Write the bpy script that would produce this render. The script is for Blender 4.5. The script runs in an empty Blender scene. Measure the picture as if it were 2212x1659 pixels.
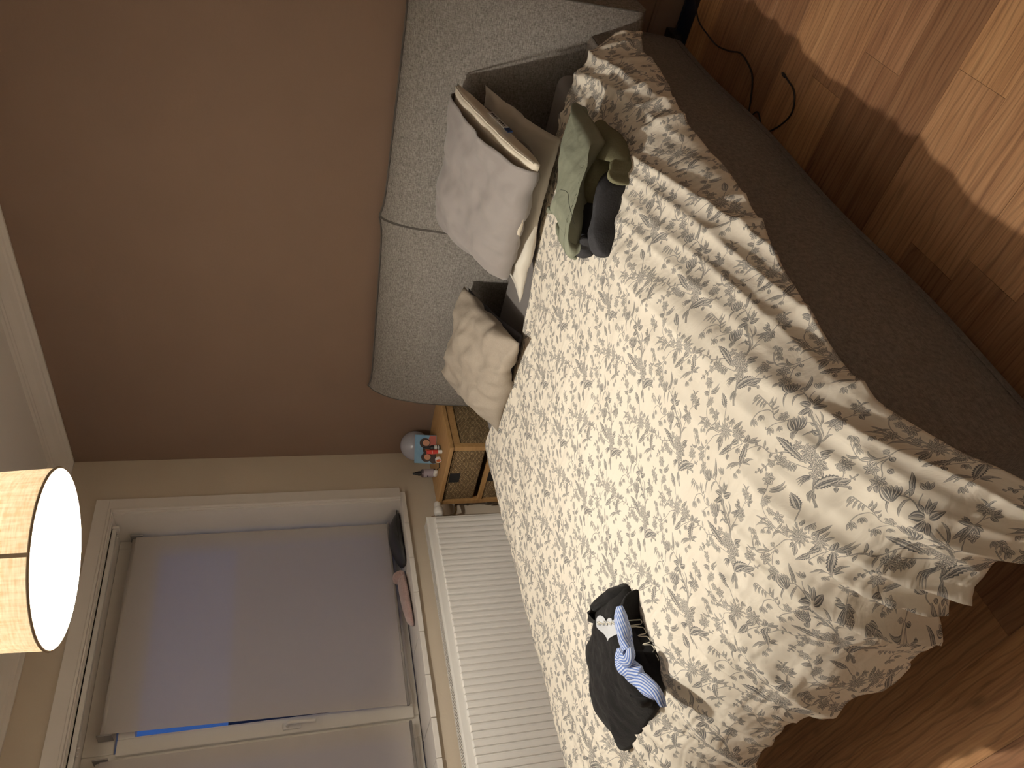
import bpy, bmesh, math, random
import numpy as np
from mathutils import Vector, Matrix

S = bpy.context.scene
C = S.collection
# ------------------------------------------------------------------ camera, world, light, exposure
cam = bpy.data.cameras.new('camera'); camo = bpy.data.objects.new('camera', cam); C.objects.link(camo)
RGT, DWN, FWD = Vector((0.7194356, 0.6945587, -0.0008395)), Vector((0.2018502, -0.2102360, -0.9565863)), Vector((-0.6645818, 0.6880328, -0.2914481))
CAM = Vector((3.4, -2.925, 1.5))
camo.matrix_world = Matrix(((DWN.x, RGT.x, -FWD.x, CAM.x), (DWN.y, RGT.y, -FWD.y, CAM.y), (DWN.z, RGT.z, -FWD.z, CAM.z), (0, 0, 0, 1)))
cam.sensor_width = 36; cam.lens = 26.216; cam.clip_start = 0.02
S.camera = camo
S.view_settings.view_transform = 'Standard'; S.view_settings.look = 'None'
S.view_settings.gamma = 1; S.view_settings.use_curve_mapping = False
S.view_settings.exposure = 0.0
try:
    S.cycles.use_denoising = True; S.cycles.max_bounces = 10; S.cycles.sample_clamp_indirect = 6
except Exception: pass
W = bpy.data.worlds.new('dusk'); S.world = W; W.use_nodes = True
nt = W.node_tree; bg = nt.nodes['Background']
tc = nt.nodes.new('ShaderNodeTexCoord'); sp = nt.nodes.new('ShaderNodeSeparateXYZ'); rp = nt.nodes.new('ShaderNodeValToRGB')
nt.links.new(tc.outputs['Generated'], sp.inputs[0]); nt.links.new(sp.outputs['Z'], rp.inputs[0]); nt.links.new(rp.outputs[0], bg.inputs[0])
rp.color_ramp.elements[0].position = 0.0; rp.color_ramp.elements[0].color = (0.06, 0.16, 0.50, 1)
rp.color_ramp.elements[1].position = 0.45; rp.color_ramp.elements[1].color = (0.045, 0.16, 0.62, 1)
bg.inputs[1].default_value = .5
LAMP = (1.76, -1.80, 2.0)
BULB_W = 2380.0

# ------------------------------------------------------------------ helpers
def tag(o, label=None, cat=None, group=None, kind=None):
    if label: o['label'] = label
    if cat: o['category'] = cat
    if group: o['group'] = group
    if kind: o['kind'] = kind
    return o
def empty(name, loc, label=None, cat=None, group=None, kind=None):
    o = bpy.data.objects.new(name, None); C.objects.link(o); o.location = loc; o.empty_display_size = .05
    return tag(o, label, cat, group, kind)
def obj(name, V, F, m=None, parent=None, smooth=True, uv=None, mats=None, fmat=None):
    me = bpy.data.meshes.new(name); me.from_pydata([tuple(map(float, v)) for v in V], [], [tuple(map(int, f)) for f in F]); me.validate(); me.update()
    if m: me.materials.append(m)
    for k in mats or (): me.materials.append(k)
    if fmat is not None:
        for p, k in zip(me.polygons, fmat): p.material_index = k
    if smooth: me.polygons.foreach_set('use_smooth', [True]*len(me.polygons))
    if uv is not None:
        l = me.uv_layers.new(name='UVMap'); vi = np.empty(len(me.loops), int); me.loops.foreach_get('vertex_index', vi)
        l.data.foreach_set('uv', np.asarray(uv, float)[vi].ravel())
    o = bpy.data.objects.new(name, me); C.objects.link(o)
    if parent:
        o.parent = parent; o.matrix_parent_inverse = Matrix.Translation(-Vector(parent_loc(parent)))
    return o
def parent_loc(p):
    v = Vector(p.location); q = p.parent
    # parts are built in world coordinates; a parent mesh sits at the origin, an Empty at its own place
    while q is not None:
        q = q.parent
    return v if p.type == 'EMPTY' else Vector((0, 0, 0))
def bevel(o, w=.004, n=2, ang=40):
    b = o.modifiers.new('bevel', 'BEVEL'); b.width = w; b.segments = n; b.limit_method = 'ANGLE'; b.angle_limit = math.radians(ang)
    return o
def box(name, a, b, m, parent=None, bev=.003, n=2):
    (x0, y0, z0), (x1, y1, z1) = a, b
    V = [(x, y, z) for x in (x0, x1) for y in (y0, y1) for z in (z0, z1)]
    F = [(0,1,3,2),(4,6,7,5),(0,4,5,1),(2,3,7,6),(0,2,6,4),(1,5,7,3)]
    o = obj(name, V, F, m, parent, smooth=False)
    if bev: bevel(o, bev, n)
    return o
class MB:
    def __init__(s): s.V = []; s.F = []
    def add(s, V, F):
        k = len(s.V); s.V += [tuple(v) for v in V]; s.F += [tuple(i+k for i in f) for f in F]
    def box(s, a, b):
        (x0, y0, z0), (x1, y1, z1) = a, b
        s.add([(x, y, z) for x in (x0, x1) for y in (y0, y1) for z in (z0, z1)], [(0,1,3,2),(4,6,7,5),(0,4,5,1),(2,3,7,6),(0,2,6,4),(1,5,7,3)])
    def build(s, name, m, parent=None, smooth=False, bev=0):
        o = obj(name, s.V, s.F, m, parent, smooth)
        if bev: bevel(o, bev)
        return o
def smoothpath(P, n=8, closed=False):
    P = np.array(P, float)
    Q = np.vstack([P[-1], P, P[0], P[1]]) if closed else np.vstack([2*P[0]-P[1], P, 2*P[-1]-P[-2]])
    o = []
    for i in range(len(P) if closed else len(P)-1):
        a, b, c, d = Q[i:i+4]
        for u in np.linspace(0, 1, n, endpoint=False): o.append(.5*((2*b)+(c-a)*u+(2*a-5*b+4*c-d)*u*u+(3*b-a-3*c+d)*u**3))
    if not closed: o.append(P[-1])
    return np.array(o)
def tube_geo(P, r, k=8, flat=1.0):
    P = np.array(P, float); n = len(P); r = np.full(n, r) if np.isscalar(r) else np.array(r)
    T = np.gradient(P, axis=0); T /= np.linalg.norm(T, axis=1)[:, None]+1e-9
    up = np.array([0, 0, 1.]) if abs(T[:, 2]).max() < .95 else np.array([1., .1, 0])
    V = []; F = []
    for i in range(n):
        s = np.cross(T[i], up); s /= np.linalg.norm(s)+1e-9; u = np.cross(s, T[i])
        for j in range(k):
            a = 2*math.pi*j/k; V.append(P[i]+s*r[i]*math.cos(a)+u*r[i]*flat*math.sin(a))
    for i in range(n-1):
        for j in range(k):
            F.append((i*k+j, i*k+(j+1) % k, (i+1)*k+(j+1) % k, (i+1)*k+j))
    F.append(tuple(range(k))[::-1]); F.append(tuple(range((n-1)*k, n*k)))
    return V, F
def tube(name, P, r, m, parent=None, k=8, flat=1.0):
    V, F = tube_geo(P, r, k, flat); return obj(name, V, F, m, parent)
def lathe(name, prof, c, m, parent=None, k=32, axis='z', caps=True, uv=False):
    V = []; F = []; n = len(prof); U = []
    for i, (r, h) in enumerate(prof):
        for j in range(k):
            a = 2*math.pi*j/k; x, y = r*math.cos(a), r*math.sin(a)
            p = {'z': (x, y, h), 'y': (x, h, y), 'x': (h, x, y)}[axis]
            V.append((c[0]+p[0], c[1]+p[1], c[2]+p[2]))
    for i in range(n-1):
        for j in range(k): F.append((i*k+j, i*k+(j+1) % k, (i+1)*k+(j+1) % k, (i+1)*k+j))
    if caps: F.append(tuple(range(k))[::-1]); F.append(tuple(range((n-1)*k, n*k)))
    o = obj(name, V, F, m, parent)
    bm = bmesh.new(); bm.from_mesh(o.data); bmesh.ops.recalc_face_normals(bm, faces=bm.faces); bm.to_mesh(o.data); bm.free()
    bpy_smooth_by_angle(o); return o
def bpy_smooth_by_angle(o, deg=35):
    me = o.data; bm = bmesh.new(); bm.from_mesh(me)
    for e in bm.edges:
        if len(e.link_faces) == 2 and e.calc_face_angle(0) > math.radians(deg): e.smooth = False
    bm.to_mesh(me); bm.free()
_rs = np.random.RandomState(11); _H = _rs.rand(256, 256)
def vn(x, y, seed=0):
    x = np.asarray(x, float)+seed*17.3; y = np.asarray(y, float)+seed*9.7
    xi = np.floor(x).astype(int); yi = np.floor(y).astype(int); fx = x-xi; fy = y-yi
    fx = fx*fx*fx*(fx*(fx*6-15)+10); fy = fy*fy*fy*(fy*(fy*6-15)+10); h = lambda a, b: _H[a % 256, b % 256]
    return (h(xi, yi)*(1-fx)*(1-fy)+h(xi+1, yi)*fx*(1-fy)+h(xi, yi+1)*(1-fx)*fy+h(xi+1, yi+1)*fx*fy)*2-1
def fbm(x, y, seed=0, o=3): return sum(vn(x*2**k, y*2**k, seed+k)*.5**k for k in range(o))
def ridge(x, y, seed=0): return (1-2*np.abs(vn(x, y, seed)))
def sstep(a, b, x): t = np.clip((np.asarray(x, float)-a)/(b-a), 0, 1); return t*t*(3-2*t)

# ------------------------------------------------------------------ materials
def mat(name, col, rough=.7, var=0.0, vscale=30, bump=0.0, bscale=200, metal=0, spec=.5, sheen=0, kind='noise', col2=None, stretch=(1, 1, 1), tint=0):
    m = bpy.data.materials.new(name); m.use_nodes = True; t = m.node_tree; b = t.nodes['Principled BSDF']
    b.inputs['Base Color'].default_value = (*col, 1); b.inputs['Roughness'].default_value = rough; b.inputs['Metallic'].default_value = metal
    b.inputs['Specular IOR Level'].default_value = spec
    if sheen: b.inputs['Sheen Weight'].default_value = sheen
    tc = t.nodes.new('ShaderNodeTexCoord'); mp = t.nodes.new('ShaderNodeMapping'); mp.inputs['Scale'].default_value = stretch
    t.links.new(tc.outputs['Object'], mp.inputs[0])
    if var or col2:
        n = t.nodes.new('ShaderNodeTexNoise'); n.inputs['Scale'].default_value = vscale; n.inputs['Detail'].default_value = 5
        t.links.new(mp.outputs[0], n.inputs[0]); r = t.nodes.new('ShaderNodeValToRGB')
        r.color_ramp.elements[0].position = .3; r.color_ramp.elements[1].position = .7
        c2 = col2 or tuple(min(1, c*(1+var)) for c in col); c1 = col if col2 else tuple(c*(1-var) for c in col)
        r.color_ramp.elements[0].color = (*c1, 1); r.color_ramp.elements[1].color = (*c2, 1)
        t.links.new(n.outputs[0], r.inputs[0]); t.links.new(r.outputs[0], b.inputs['Base Color'])
    if bump:
        n2 = t.nodes.new('ShaderNodeTexNoise'); n2.inputs['Scale'].default_value = bscale; n2.inputs['Detail'].default_value = 4
        t.links.new(mp.outputs[0], n2.inputs[0]); bp = t.nodes.new('ShaderNodeBump'); bp.inputs['Strength'].default_value = bump; bp.inputs['Distance'].default_value = .004
        t.links.new(n2.outputs[0], bp.inputs['Height']); t.links.new(bp.outputs[0], b.inputs['Normal'])
    return m
def tweed(name, c1, c2, scale=260):
    m = mat(name, c1, .95, spec=.15); t = m.node_tree; b = t.nodes['Principled BSDF']
    tc = t.nodes.new('ShaderNodeTexCoord'); out = []
    for st in ((1, .16, .16), (.16, 1, 1), (.16, .16, 1)):
        mp = t.nodes.new('ShaderNodeMapping'); mp.inputs['Scale'].default_value = st; n = t.nodes.new('ShaderNodeTexNoise'); n.inputs['Scale'].default_value = scale*1.6; n.inputs['Detail'].default_value = 2
        t.links.new(tc.outputs['Object'], mp.inputs[0]); t.links.new(mp.outputs[0], n.inputs[0]); out.append(n)
    a = t.nodes.new('ShaderNodeMath'); a.operation = 'ADD'; t.links.new(out[0].outputs[0], a.inputs[0]); t.links.new(out[1].outputs[0], a.inputs[1])
    a2 = t.nodes.new('ShaderNodeMath'); a2.operation = 'MULTIPLY_ADD'; a2.inputs[1].default_value = .8; t.links.new(out[2].outputs[0], a2.inputs[0]); t.links.new(a.outputs[0], a2.inputs[2])
    r = t.nodes.new('ShaderNodeMapRange'); r.inputs[1].default_value = 1.1; r.inputs[2].default_value = 1.7; t.links.new(a2.outputs[0], r.inputs[0])
    mx = t.nodes.new('ShaderNodeMix'); mx.data_type = 'RGBA'; mx.inputs[6].default_value = (*c1, 1); mx.inputs[7].default_value = (*c2, 1)
    t.links.new(r.outputs[0], mx.inputs[0]); t.links.new(mx.outputs[2], b.inputs['Base Color'])
    bp = t.nodes.new('ShaderNodeBump'); bp.inputs['Strength'].default_value = .35; bp.inputs['Distance'].default_value = .003
    t.links.new(a2.outputs[0], bp.inputs['Height']); t.links.new(bp.outputs[0], b.inputs['Normal'])
    return m
M = {}
M['brownwall'] = mat('brown_wall_paint', (.265, .178, .128), .85, var=.03, vscale=3, bump=.12, bscale=90, spec=.25)
M['beigewall'] = mat('beige_wall_paint', (.66, .565, .445), .85, var=.02, vscale=3, bump=.12, bscale=90, spec=.25)
M['whitewall'] = mat('pale_wall_paint', (.82, .80, .76), .85)  # for the unseen walls, made pale to bounce more lamp light
M['white'] = mat('white_paint', (.86, .81, .75), .5, var=.02, vscale=6, bump=.04, bscale=40)
M['ceiling'] = mat('ceiling_paint', (.90, .86, .81), .9, bump=.08, bscale=60)
M['plastic'] = mat('white_plastic', (.78, .75, .70), .35)
M['radiator'] = mat('radiator_enamel', (.84, .81, .76), .35)
M['dark'] = mat('black_plastic', (.012, .011, .012), .5)
M['chrome'] = mat('worn_chrome', (.45, .43, .40), .25, metal=1, var=.2, vscale=40)
M['tweed'] = tweed('grey_tweed', (.155, .138, .122), (.35, .32, .285))
M['tweedrail'] = tweed('brown_grey_tweed', (.15, .126, .108), (.26, .225, .195), 330)
M['piping'] = mat('dark_piping', (.10, .088, .075), .9)
M['sheet'] = mat('grey_sheet', (.225, .205, .195), .9, bump=.15, bscale=25, spec=.2)
M['taupe'] = mat('taupe_cotton', (.27, .238, .220), .75, bump=.25, bscale=22, spec=.35, sheen=.3)
M['linen'] = mat('beige_linen', (.36, .305, .245), .92, var=.06, vscale=220, bump=.35, bscale=60, spec=.15)
M['charcoalcase'] = mat('charcoal_pillowcase', (.055, .052, .060), .9, bump=.2, bscale=60)
M['cream'] = mat('cream_satin', (.66, .61, .52), .55, bump=.15, bscale=12, spec=.4, sheen=.2)
M['creamdull'] = mat('cream_ticking', (.70, .62, .50), .8, bump=.3, bscale=40)
M['sage'] = mat('sage_jersey', (.235, .245, .180), .9, var=.06, vscale=14, bump=.35, bscale=45, spec=.2)
M['olive'] = mat('olive_fleece', (.175, .165, .100), .95, var=.06, vscale=100, bump=.3, bscale=200, spec=.1)
M['charcoal'] = mat('charcoal_sweat', (.045, .044, .047), .95, var=.06, vscale=100, bump=.3, bscale=200, spec=.1)
M['blackcloth'] = mat('black_sweat', (.011, .010, .010), .9, var=.15, vscale=60, bump=.3, bscale=160, spec=.2, sheen=.08)
M['printwhite'] = mat('pale_print', (.55, .56, .58), .6, bump=.1, bscale=80)
M['printcream'] = mat('cream_print', (.60, .55, .45), .7)
M['oak'] = mat('honey_oak', (.36, .20, .075), .5, col2=(.44, .26, .105), vscale=6, stretch=(1, 12, 12), bump=.1, bscale=60)
M['opal'] = mat('opal_glass', (.42, .42, .47), .18, spec=.6)
M['pink'] = mat('pink_fluff', (.55, .37, .34), 1, var=.1, vscale=120, bump=1, bscale=220, sheen=.6)
M['blacksoft'] = mat('black_nylon', (.022, .022, .024), .5, bump=.2, bscale=60)
M['cable'] = mat('black_cable', (.010, .008, .008), .5)
M['red'] = mat('red_tube', (.55, .05, .04), .4); M['orange'] = mat('orange_balm', (.60, .12, .03), .4)
M['lilac'] = mat('lilac_label', (.42, .36, .40), .5); M['browngl'] = mat('smoked_plastic', (.10, .07, .07), .25)
M['sash'] = mat('window_upvc', (.84, .79, .71), .4)
M['brick'] = mat('dark_brick', (.05, .045, .05), .9, var=.2, vscale=2)

def wicker():
    m = mat('woven_seagrass', (.30, .20, .10), .8, spec=.3); t = m.node_tree; b = t.nodes['Principled BSDF']; tc = t.nodes.new('ShaderNodeTexCoord')
    w = t.nodes.new('ShaderNodeTexBrick'); mp = t.nodes.new('ShaderNodeMapping')
    cb = t.nodes.new('ShaderNodeCombineXYZ'); sx = t.nodes.new('ShaderNodeSeparateXYZ'); ad = t.nodes.new('ShaderNodeMath'); ad.operation = 'ADD'
    t.links.new(tc.outputs['Object'], sx.inputs[0]); t.links.new(sx.outputs[0], ad.inputs[0]); t.links.new(sx.outputs[1], ad.inputs[1])
    t.links.new(ad.outputs[0], cb.inputs[0]); t.links.new(sx.outputs[2], cb.inputs[1]); t.links.new(cb.outputs[0], mp.inputs[0])
    mp.inputs['Scale'].default_value = (1, 1, 1); t.links.new(mp.outputs[0], w.inputs[0])
    w.inputs['Scale'].default_value = 1; w.inputs['Brick Width'].default_value = .016; w.inputs['Row Height'].default_value = .0072
    w.inputs['Mortar Size'].default_value = .0016; w.inputs['Mortar Smooth'].default_value = 1
    w.inputs['Color1'].default_value = (.42, .30, .16, 1); w.inputs['Color2'].default_value = (.25, .165, .08, 1); w.inputs['Mortar'].default_value = (.055, .032, .014, 1)
    n = t.nodes.new('ShaderNodeTexNoise'); n.inputs['Scale'].default_value = 90; t.links.new(tc.outputs['Object'], n.inputs[0])
    mx = t.nodes.new('ShaderNodeMix'); mx.data_type = 'RGBA'; mx.blend_type = 'MULTIPLY'; mx.inputs[0].default_value = .7
    t.links.new(w.outputs[0], mx.inputs[6]); t.links.new(n.outputs[0], mx.inputs[7])
    mu = t.nodes.new('ShaderNodeMix'); mu.data_type = 'RGBA'; mu.blend_type = 'MULTIPLY'; mu.inputs[0].default_value = 1; mu.inputs[7].default_value = (1.5, 1.5, 1.5, 1)
    t.links.new(mx.outputs[2], mu.inputs[6]); t.links.new(mu.outputs[2], b.inputs['Base Color'])
    bp = t.nodes.new('ShaderNodeBump'); bp.inputs['Strength'].default_value = 1; bp.inputs['Distance'].default_value = .004; bp.invert = True
    t.links.new(w.outputs[1], bp.inputs['Height']); t.links.new(bp.outputs[0], b.inputs['Normal'])
    return m
M['wicker'] = wicker()
def wood():
    m = mat('laminate_plank', (.3, .16, .08), .40, spec=.4); t = m.node_tree; b = t.nodes['Principled BSDF']; L = t.links.new
    tc = t.nodes.new('ShaderNodeTexCoord'); oi = t.nodes.new('ShaderNodeObjectInfo'); ml = t.nodes.new('ShaderNodeVectorMath'); ml.operation = 'SCALE'; ml.inputs[3].default_value = 37
    cb = t.nodes.new('ShaderNodeCombineXYZ'); L(oi.outputs['Random'], cb.inputs[0]); L(oi.outputs['Random'], cb.inputs[1]); L(oi.outputs['Random'], cb.inputs[2]); L(cb.outputs[0], ml.inputs[0])
    ad = t.nodes.new('ShaderNodeVectorMath'); L(tc.outputs['Object'], ad.inputs[0]); L(ml.outputs[0], ad.inputs[1])
    def nz(st, sc, det, dist=0):
        mp = t.nodes.new('ShaderNodeMapping'); mp.inputs['Scale'].default_value = st; L(ad.outputs[0], mp.inputs[0]); n = t.nodes.new('ShaderNodeTexNoise')
        n.inputs['Scale'].default_value = sc; n.inputs['Detail'].default_value = det; n.inputs['Distortion'].default_value = dist; L(mp.outputs[0], n.inputs[0]); return n
    g1 = nz((.7, 16, 1), 1.8, 6, .6); g2 = nz((1.6, 45, 1), 5, 4, .2); g3 = nz((1, 5, 1), 1.1, 3, 2.2)
    r = t.nodes.new('ShaderNodeValToRGB'); e = r.color_ramp.elements; e[0].position = .32; e[0].color = (.25, .125, .068, 1); e[1].position = .68; e[1].color = (.52, .315, .175, 1)
    k = e.new(.5); k.color = (.41, .230, .122, 1)
    a = t.nodes.new('ShaderNodeMath'); a.operation = 'MULTIPLY_ADD'; a.inputs[1].default_value = .55; L(g1.outputs[0], a.inputs[0])
    s = t.nodes.new('ShaderNodeMath'); s.operation = 'MULTIPLY_ADD'; s.inputs[1].default_value = .45; L(g2.outputs[0], s.inputs[0]); L(a.outputs[0], s.inputs[2])
    sm = t.nodes.new('ShaderNodeMath'); sm.operation = 'MULTIPLY'; sm.inputs[1].default_value = .0; L(g3.outputs[0], sm.inputs[0]); L(sm.outputs[0], a.inputs[2])
    L(s.outputs[0], r.inputs[0])
    # tone of each board
    rb = t.nodes.new('ShaderNodeValToRGB'); q = rb.color_ramp.elements; q[0].color = (.62, .55, .52, 1); q[1].color = (1.30, 1.24, 1.06, 1); z = q.new(.35); z.color = (.86, .78, .76, 1); z = q.new(.62); z.color = (1.08, 1.02, .92, 1)
    L(oi.outputs['Random'], rb.inputs[0]); mx = t.nodes.new('ShaderNodeMix'); mx.data_type = 'RGBA'; mx.blend_type = 'MULTIPLY'; mx.inputs[0].default_value = 1
    L(r.outputs[0], mx.inputs[6]); L(rb.outputs[0], mx.inputs[7])
    # cathedral rings and knots
    rg = t.nodes.new('ShaderNodeTexWave'); rg.wave_type = 'BANDS'; rg.bands_direction = 'Y'; mp = t.nodes.new('ShaderNodeMapping'); mp.inputs['Scale'].default_value = (.25, 1, 1); L(ad.outputs[0], mp.inputs[0]); L(mp.outputs[0], rg.inputs[0])
    rg.inputs['Scale'].default_value = 16; rg.inputs['Distortion'].default_value = 9; rg.inputs['Detail'].default_value = 2; rg.inputs['Detail Scale'].default_value = 1.0
    rr = t.nodes.new('ShaderNodeMapRange'); rr.inputs[1].default_value = 0; rr.inputs[2].default_value = .25; rr.inputs[3].default_value = .74; rr.inputs[4].default_value = 1.0; L(rg.outputs['Fac'], rr.inputs[0])
    m2 = t.nodes.new('ShaderNodeMix'); m2.data_type = 'RGBA'; m2.blend_type = 'MULTIPLY'; m2.inputs[0].default_value = 1; L(mx.outputs[2], m2.inputs[6]); L(rr.outputs[0], m2.inputs[7])
    vo = t.nodes.new('ShaderNodeTexVoronoi'); mp = t.nodes.new('ShaderNodeMapping'); mp.inputs['Scale'].default_value = (1.4, 4.2, 1); L(ad.outputs[0], mp.inputs[0]); L(mp.outputs[0], vo.inputs[0]); vo.inputs['Scale'].default_value = 2.2
    rk = t.nodes.new('ShaderNodeMapRange'); rk.inputs[1].default_value = .03; rk.inputs[2].default_value = .12; rk.inputs[3].default_value = .45; rk.inputs[4].default_value = 1; L(vo.outputs['Distance'], rk.inputs[0])
    m3 = t.nodes.new('ShaderNodeMix'); m3.data_type = 'RGBA'; m3.blend_type = 'MULTIPLY'; m3.inputs[0].default_value = 1; L(m2.outputs[2], m3.inputs[6]); L(rk.outputs[0], m3.inputs[7])
    L(m3.outputs[2], b.inputs['Base Color'])
    bp = t.nodes.new('ShaderNodeBump'); bp.inputs['Strength'].default_value = .15; bp.inputs['Distance'].default_value = .002; L(g2.outputs[0], bp.inputs['Height']); L(bp.outputs[0], b.inputs['Normal'])
    return m
M['wood'] = wood()
def shade_mat():
    m = bpy.data.materials.new('lampshade_linen'); m.use_nodes = True; t = m.node_tree; t.nodes.clear(); L = t.links.new
    o = t.nodes.new('ShaderNodeOutputMaterial'); d = t.nodes.new('ShaderNodeBsdfDiffuse'); tr = t.nodes.new('ShaderNodeBsdfTranslucent'); mx = t.nodes.new('ShaderNodeMixShader'); mx.inputs[0].default_value = .28
    tc = t.nodes.new('ShaderNodeTexCoord'); ns = []
    for st in ((30, 30, 260), (160, 160, 18)):
        mp = t.nodes.new('ShaderNodeMapping'); mp.inputs['Scale'].default_value = st; mp.inputs['Rotation'].default_value = (.18, .14, 0); n = t.nodes.new('ShaderNodeTexNoise'); n.inputs['Scale'].default_value = 1; n.inputs['Detail'].default_value = 3
        L(tc.outputs['Object'], mp.inputs[0]); L(mp.outputs[0], n.inputs[0]); ns.append(n)
    a = t.nodes.new('ShaderNodeMath'); a.operation = 'ADD'; L(ns[0].outputs[0], a.inputs[0]); L(ns[1].outputs[0], a.inputs[1])
    r = t.nodes.new('ShaderNodeValToRGB'); r.color_ramp.elements[0].position = .0; r.color_ramp.elements[1].position = 1
    mr = t.nodes.new('ShaderNodeMapRange'); mr.inputs[1].default_value = .75; mr.inputs[2].default_value = 1.25; L(a.outputs[0], mr.inputs[0]); L(mr.outputs[0], r.inputs[0])
    r.color_ramp.elements[0].color = (.34, .255, .155, 1); r.color_ramp.elements[1].color = (.62, .54, .42, 1)
    L(r.outputs[0], d.inputs[0]); L(r.outputs[0], tr.inputs[0]); L(d.outputs[0], mx.inputs[1]); L(tr.outputs[0], mx.inputs[2]); L(mx.outputs[0], o.inputs[0])
    return m
M['shade'] = shade_mat()
def shade_in():
    m = bpy.data.materials.new('lampshade_lining'); m.use_nodes = True; t = m.node_tree; t.nodes.clear(); L = t.links.new
    o = t.nodes.new('ShaderNodeOutputMaterial'); d = t.nodes.new('ShaderNodeBsdfDiffuse'); tr = t.nodes.new('ShaderNodeBsdfTranslucent'); mx = t.nodes.new('ShaderNodeMixShader'); mx.inputs[0].default_value = .35
    d.inputs[0].default_value = tr.inputs[0].default_value = (.85, .82, .76, 1)
    L(d.outputs[0], mx.inputs[1]); L(tr.outputs[0], mx.inputs[2]); L(mx.outputs[0], o.inputs[0]); return m
M['lining'] = shade_in()
def blind_mat():
    m = bpy.data.materials.new('blind_fabric'); m.use_nodes = True; t = m.node_tree; t.nodes.clear(); L = t.links.new
    o = t.nodes.new('ShaderNodeOutputMaterial'); d = t.nodes.new('ShaderNodeBsdfDiffuse'); d.inputs[0].default_value = (.78, .72, .67, 1)
    tp = t.nodes.new('ShaderNodeBsdfTransparent'); mx = t.nodes.new('ShaderNodeMixShader'); mx.inputs[0].default_value = .30
    tl = t.nodes.new('ShaderNodeBsdfTranslucent'); tl.inputs[0].default_value = (.85, .82, .78, 1); m2 = t.nodes.new('ShaderNodeMixShader'); m2.inputs[0].default_value = .22; L(d.outputs[0], m2.inputs[1]); L(tl.outputs[0], m2.inputs[2])
    L(m2.outputs[0], mx.inputs[1]); L(tp.outputs[0], mx.inputs[2]); L(mx.outputs[0], o.inputs[0]); return m
M['blind'] = blind_mat()
def glass():
    m = bpy.data.materials.new('window_glass'); m.use_nodes = True; t = m.node_tree; t.nodes.clear(); L = t.links.new
    o = t.nodes.new('ShaderNodeOutputMaterial'); tp = t.nodes.new('ShaderNodeBsdfTransparent'); g = t.nodes.new('ShaderNodeBsdfGlossy'); g.inputs['Roughness'].default_value = .02
    mx = t.nodes.new('ShaderNodeMixShader'); mx.inputs[0].default_value = .05; L(tp.outputs[0], mx.inputs[1]); L(g.outputs[0], mx.inputs[2]); L(mx.outputs[0], o.inputs[0]); return m
M['glass'] = glass()
def emis(name, col, s):
    m = bpy.data.materials.new(name); m.use_nodes = True; t = m.node_tree; t.nodes.clear(); e = t.nodes.new('ShaderNodeEmission'); e.inputs[0].default_value = (*col, 1); e.inputs[1].default_value = s
    o = t.nodes.new('ShaderNodeOutputMaterial'); t.links.new(e.outputs[0], o.inputs[0]); return m
M['bulb'] = emis('bulb_glow', (1, .945, .845), BULB_W)
def stripes():
    m = mat('blue_stripe_cotton', (.2, .3, .6), .8, bump=.2, bscale=60); t = m.node_tree; b = t.nodes['Principled BSDF']; L = t.links.new
    tc = t.nodes.new('ShaderNodeTexCoord'); w = t.nodes.new('ShaderNodeTexWave'); w.inputs['Scale'].default_value = 1; w.wave_profile = 'SIN'; w.bands_direction = 'X'; L(tc.outputs['UV'], w.inputs[0])
    r = t.nodes.new('ShaderNodeValToRGB'); r.color_ramp.elements[0].position = .45; r.color_ramp.elements[0].color = (.55, .60, .72, 1); r.color_ramp.elements[1].position = .55; r.color_ramp.elements[1].color = (.11, .19, .48, 1)
    L(w.outputs['Fac'], r.inputs[0]); L(r.outputs[0], b.inputs['Base Color']); return m
M['stripe'] = stripes()

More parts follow.
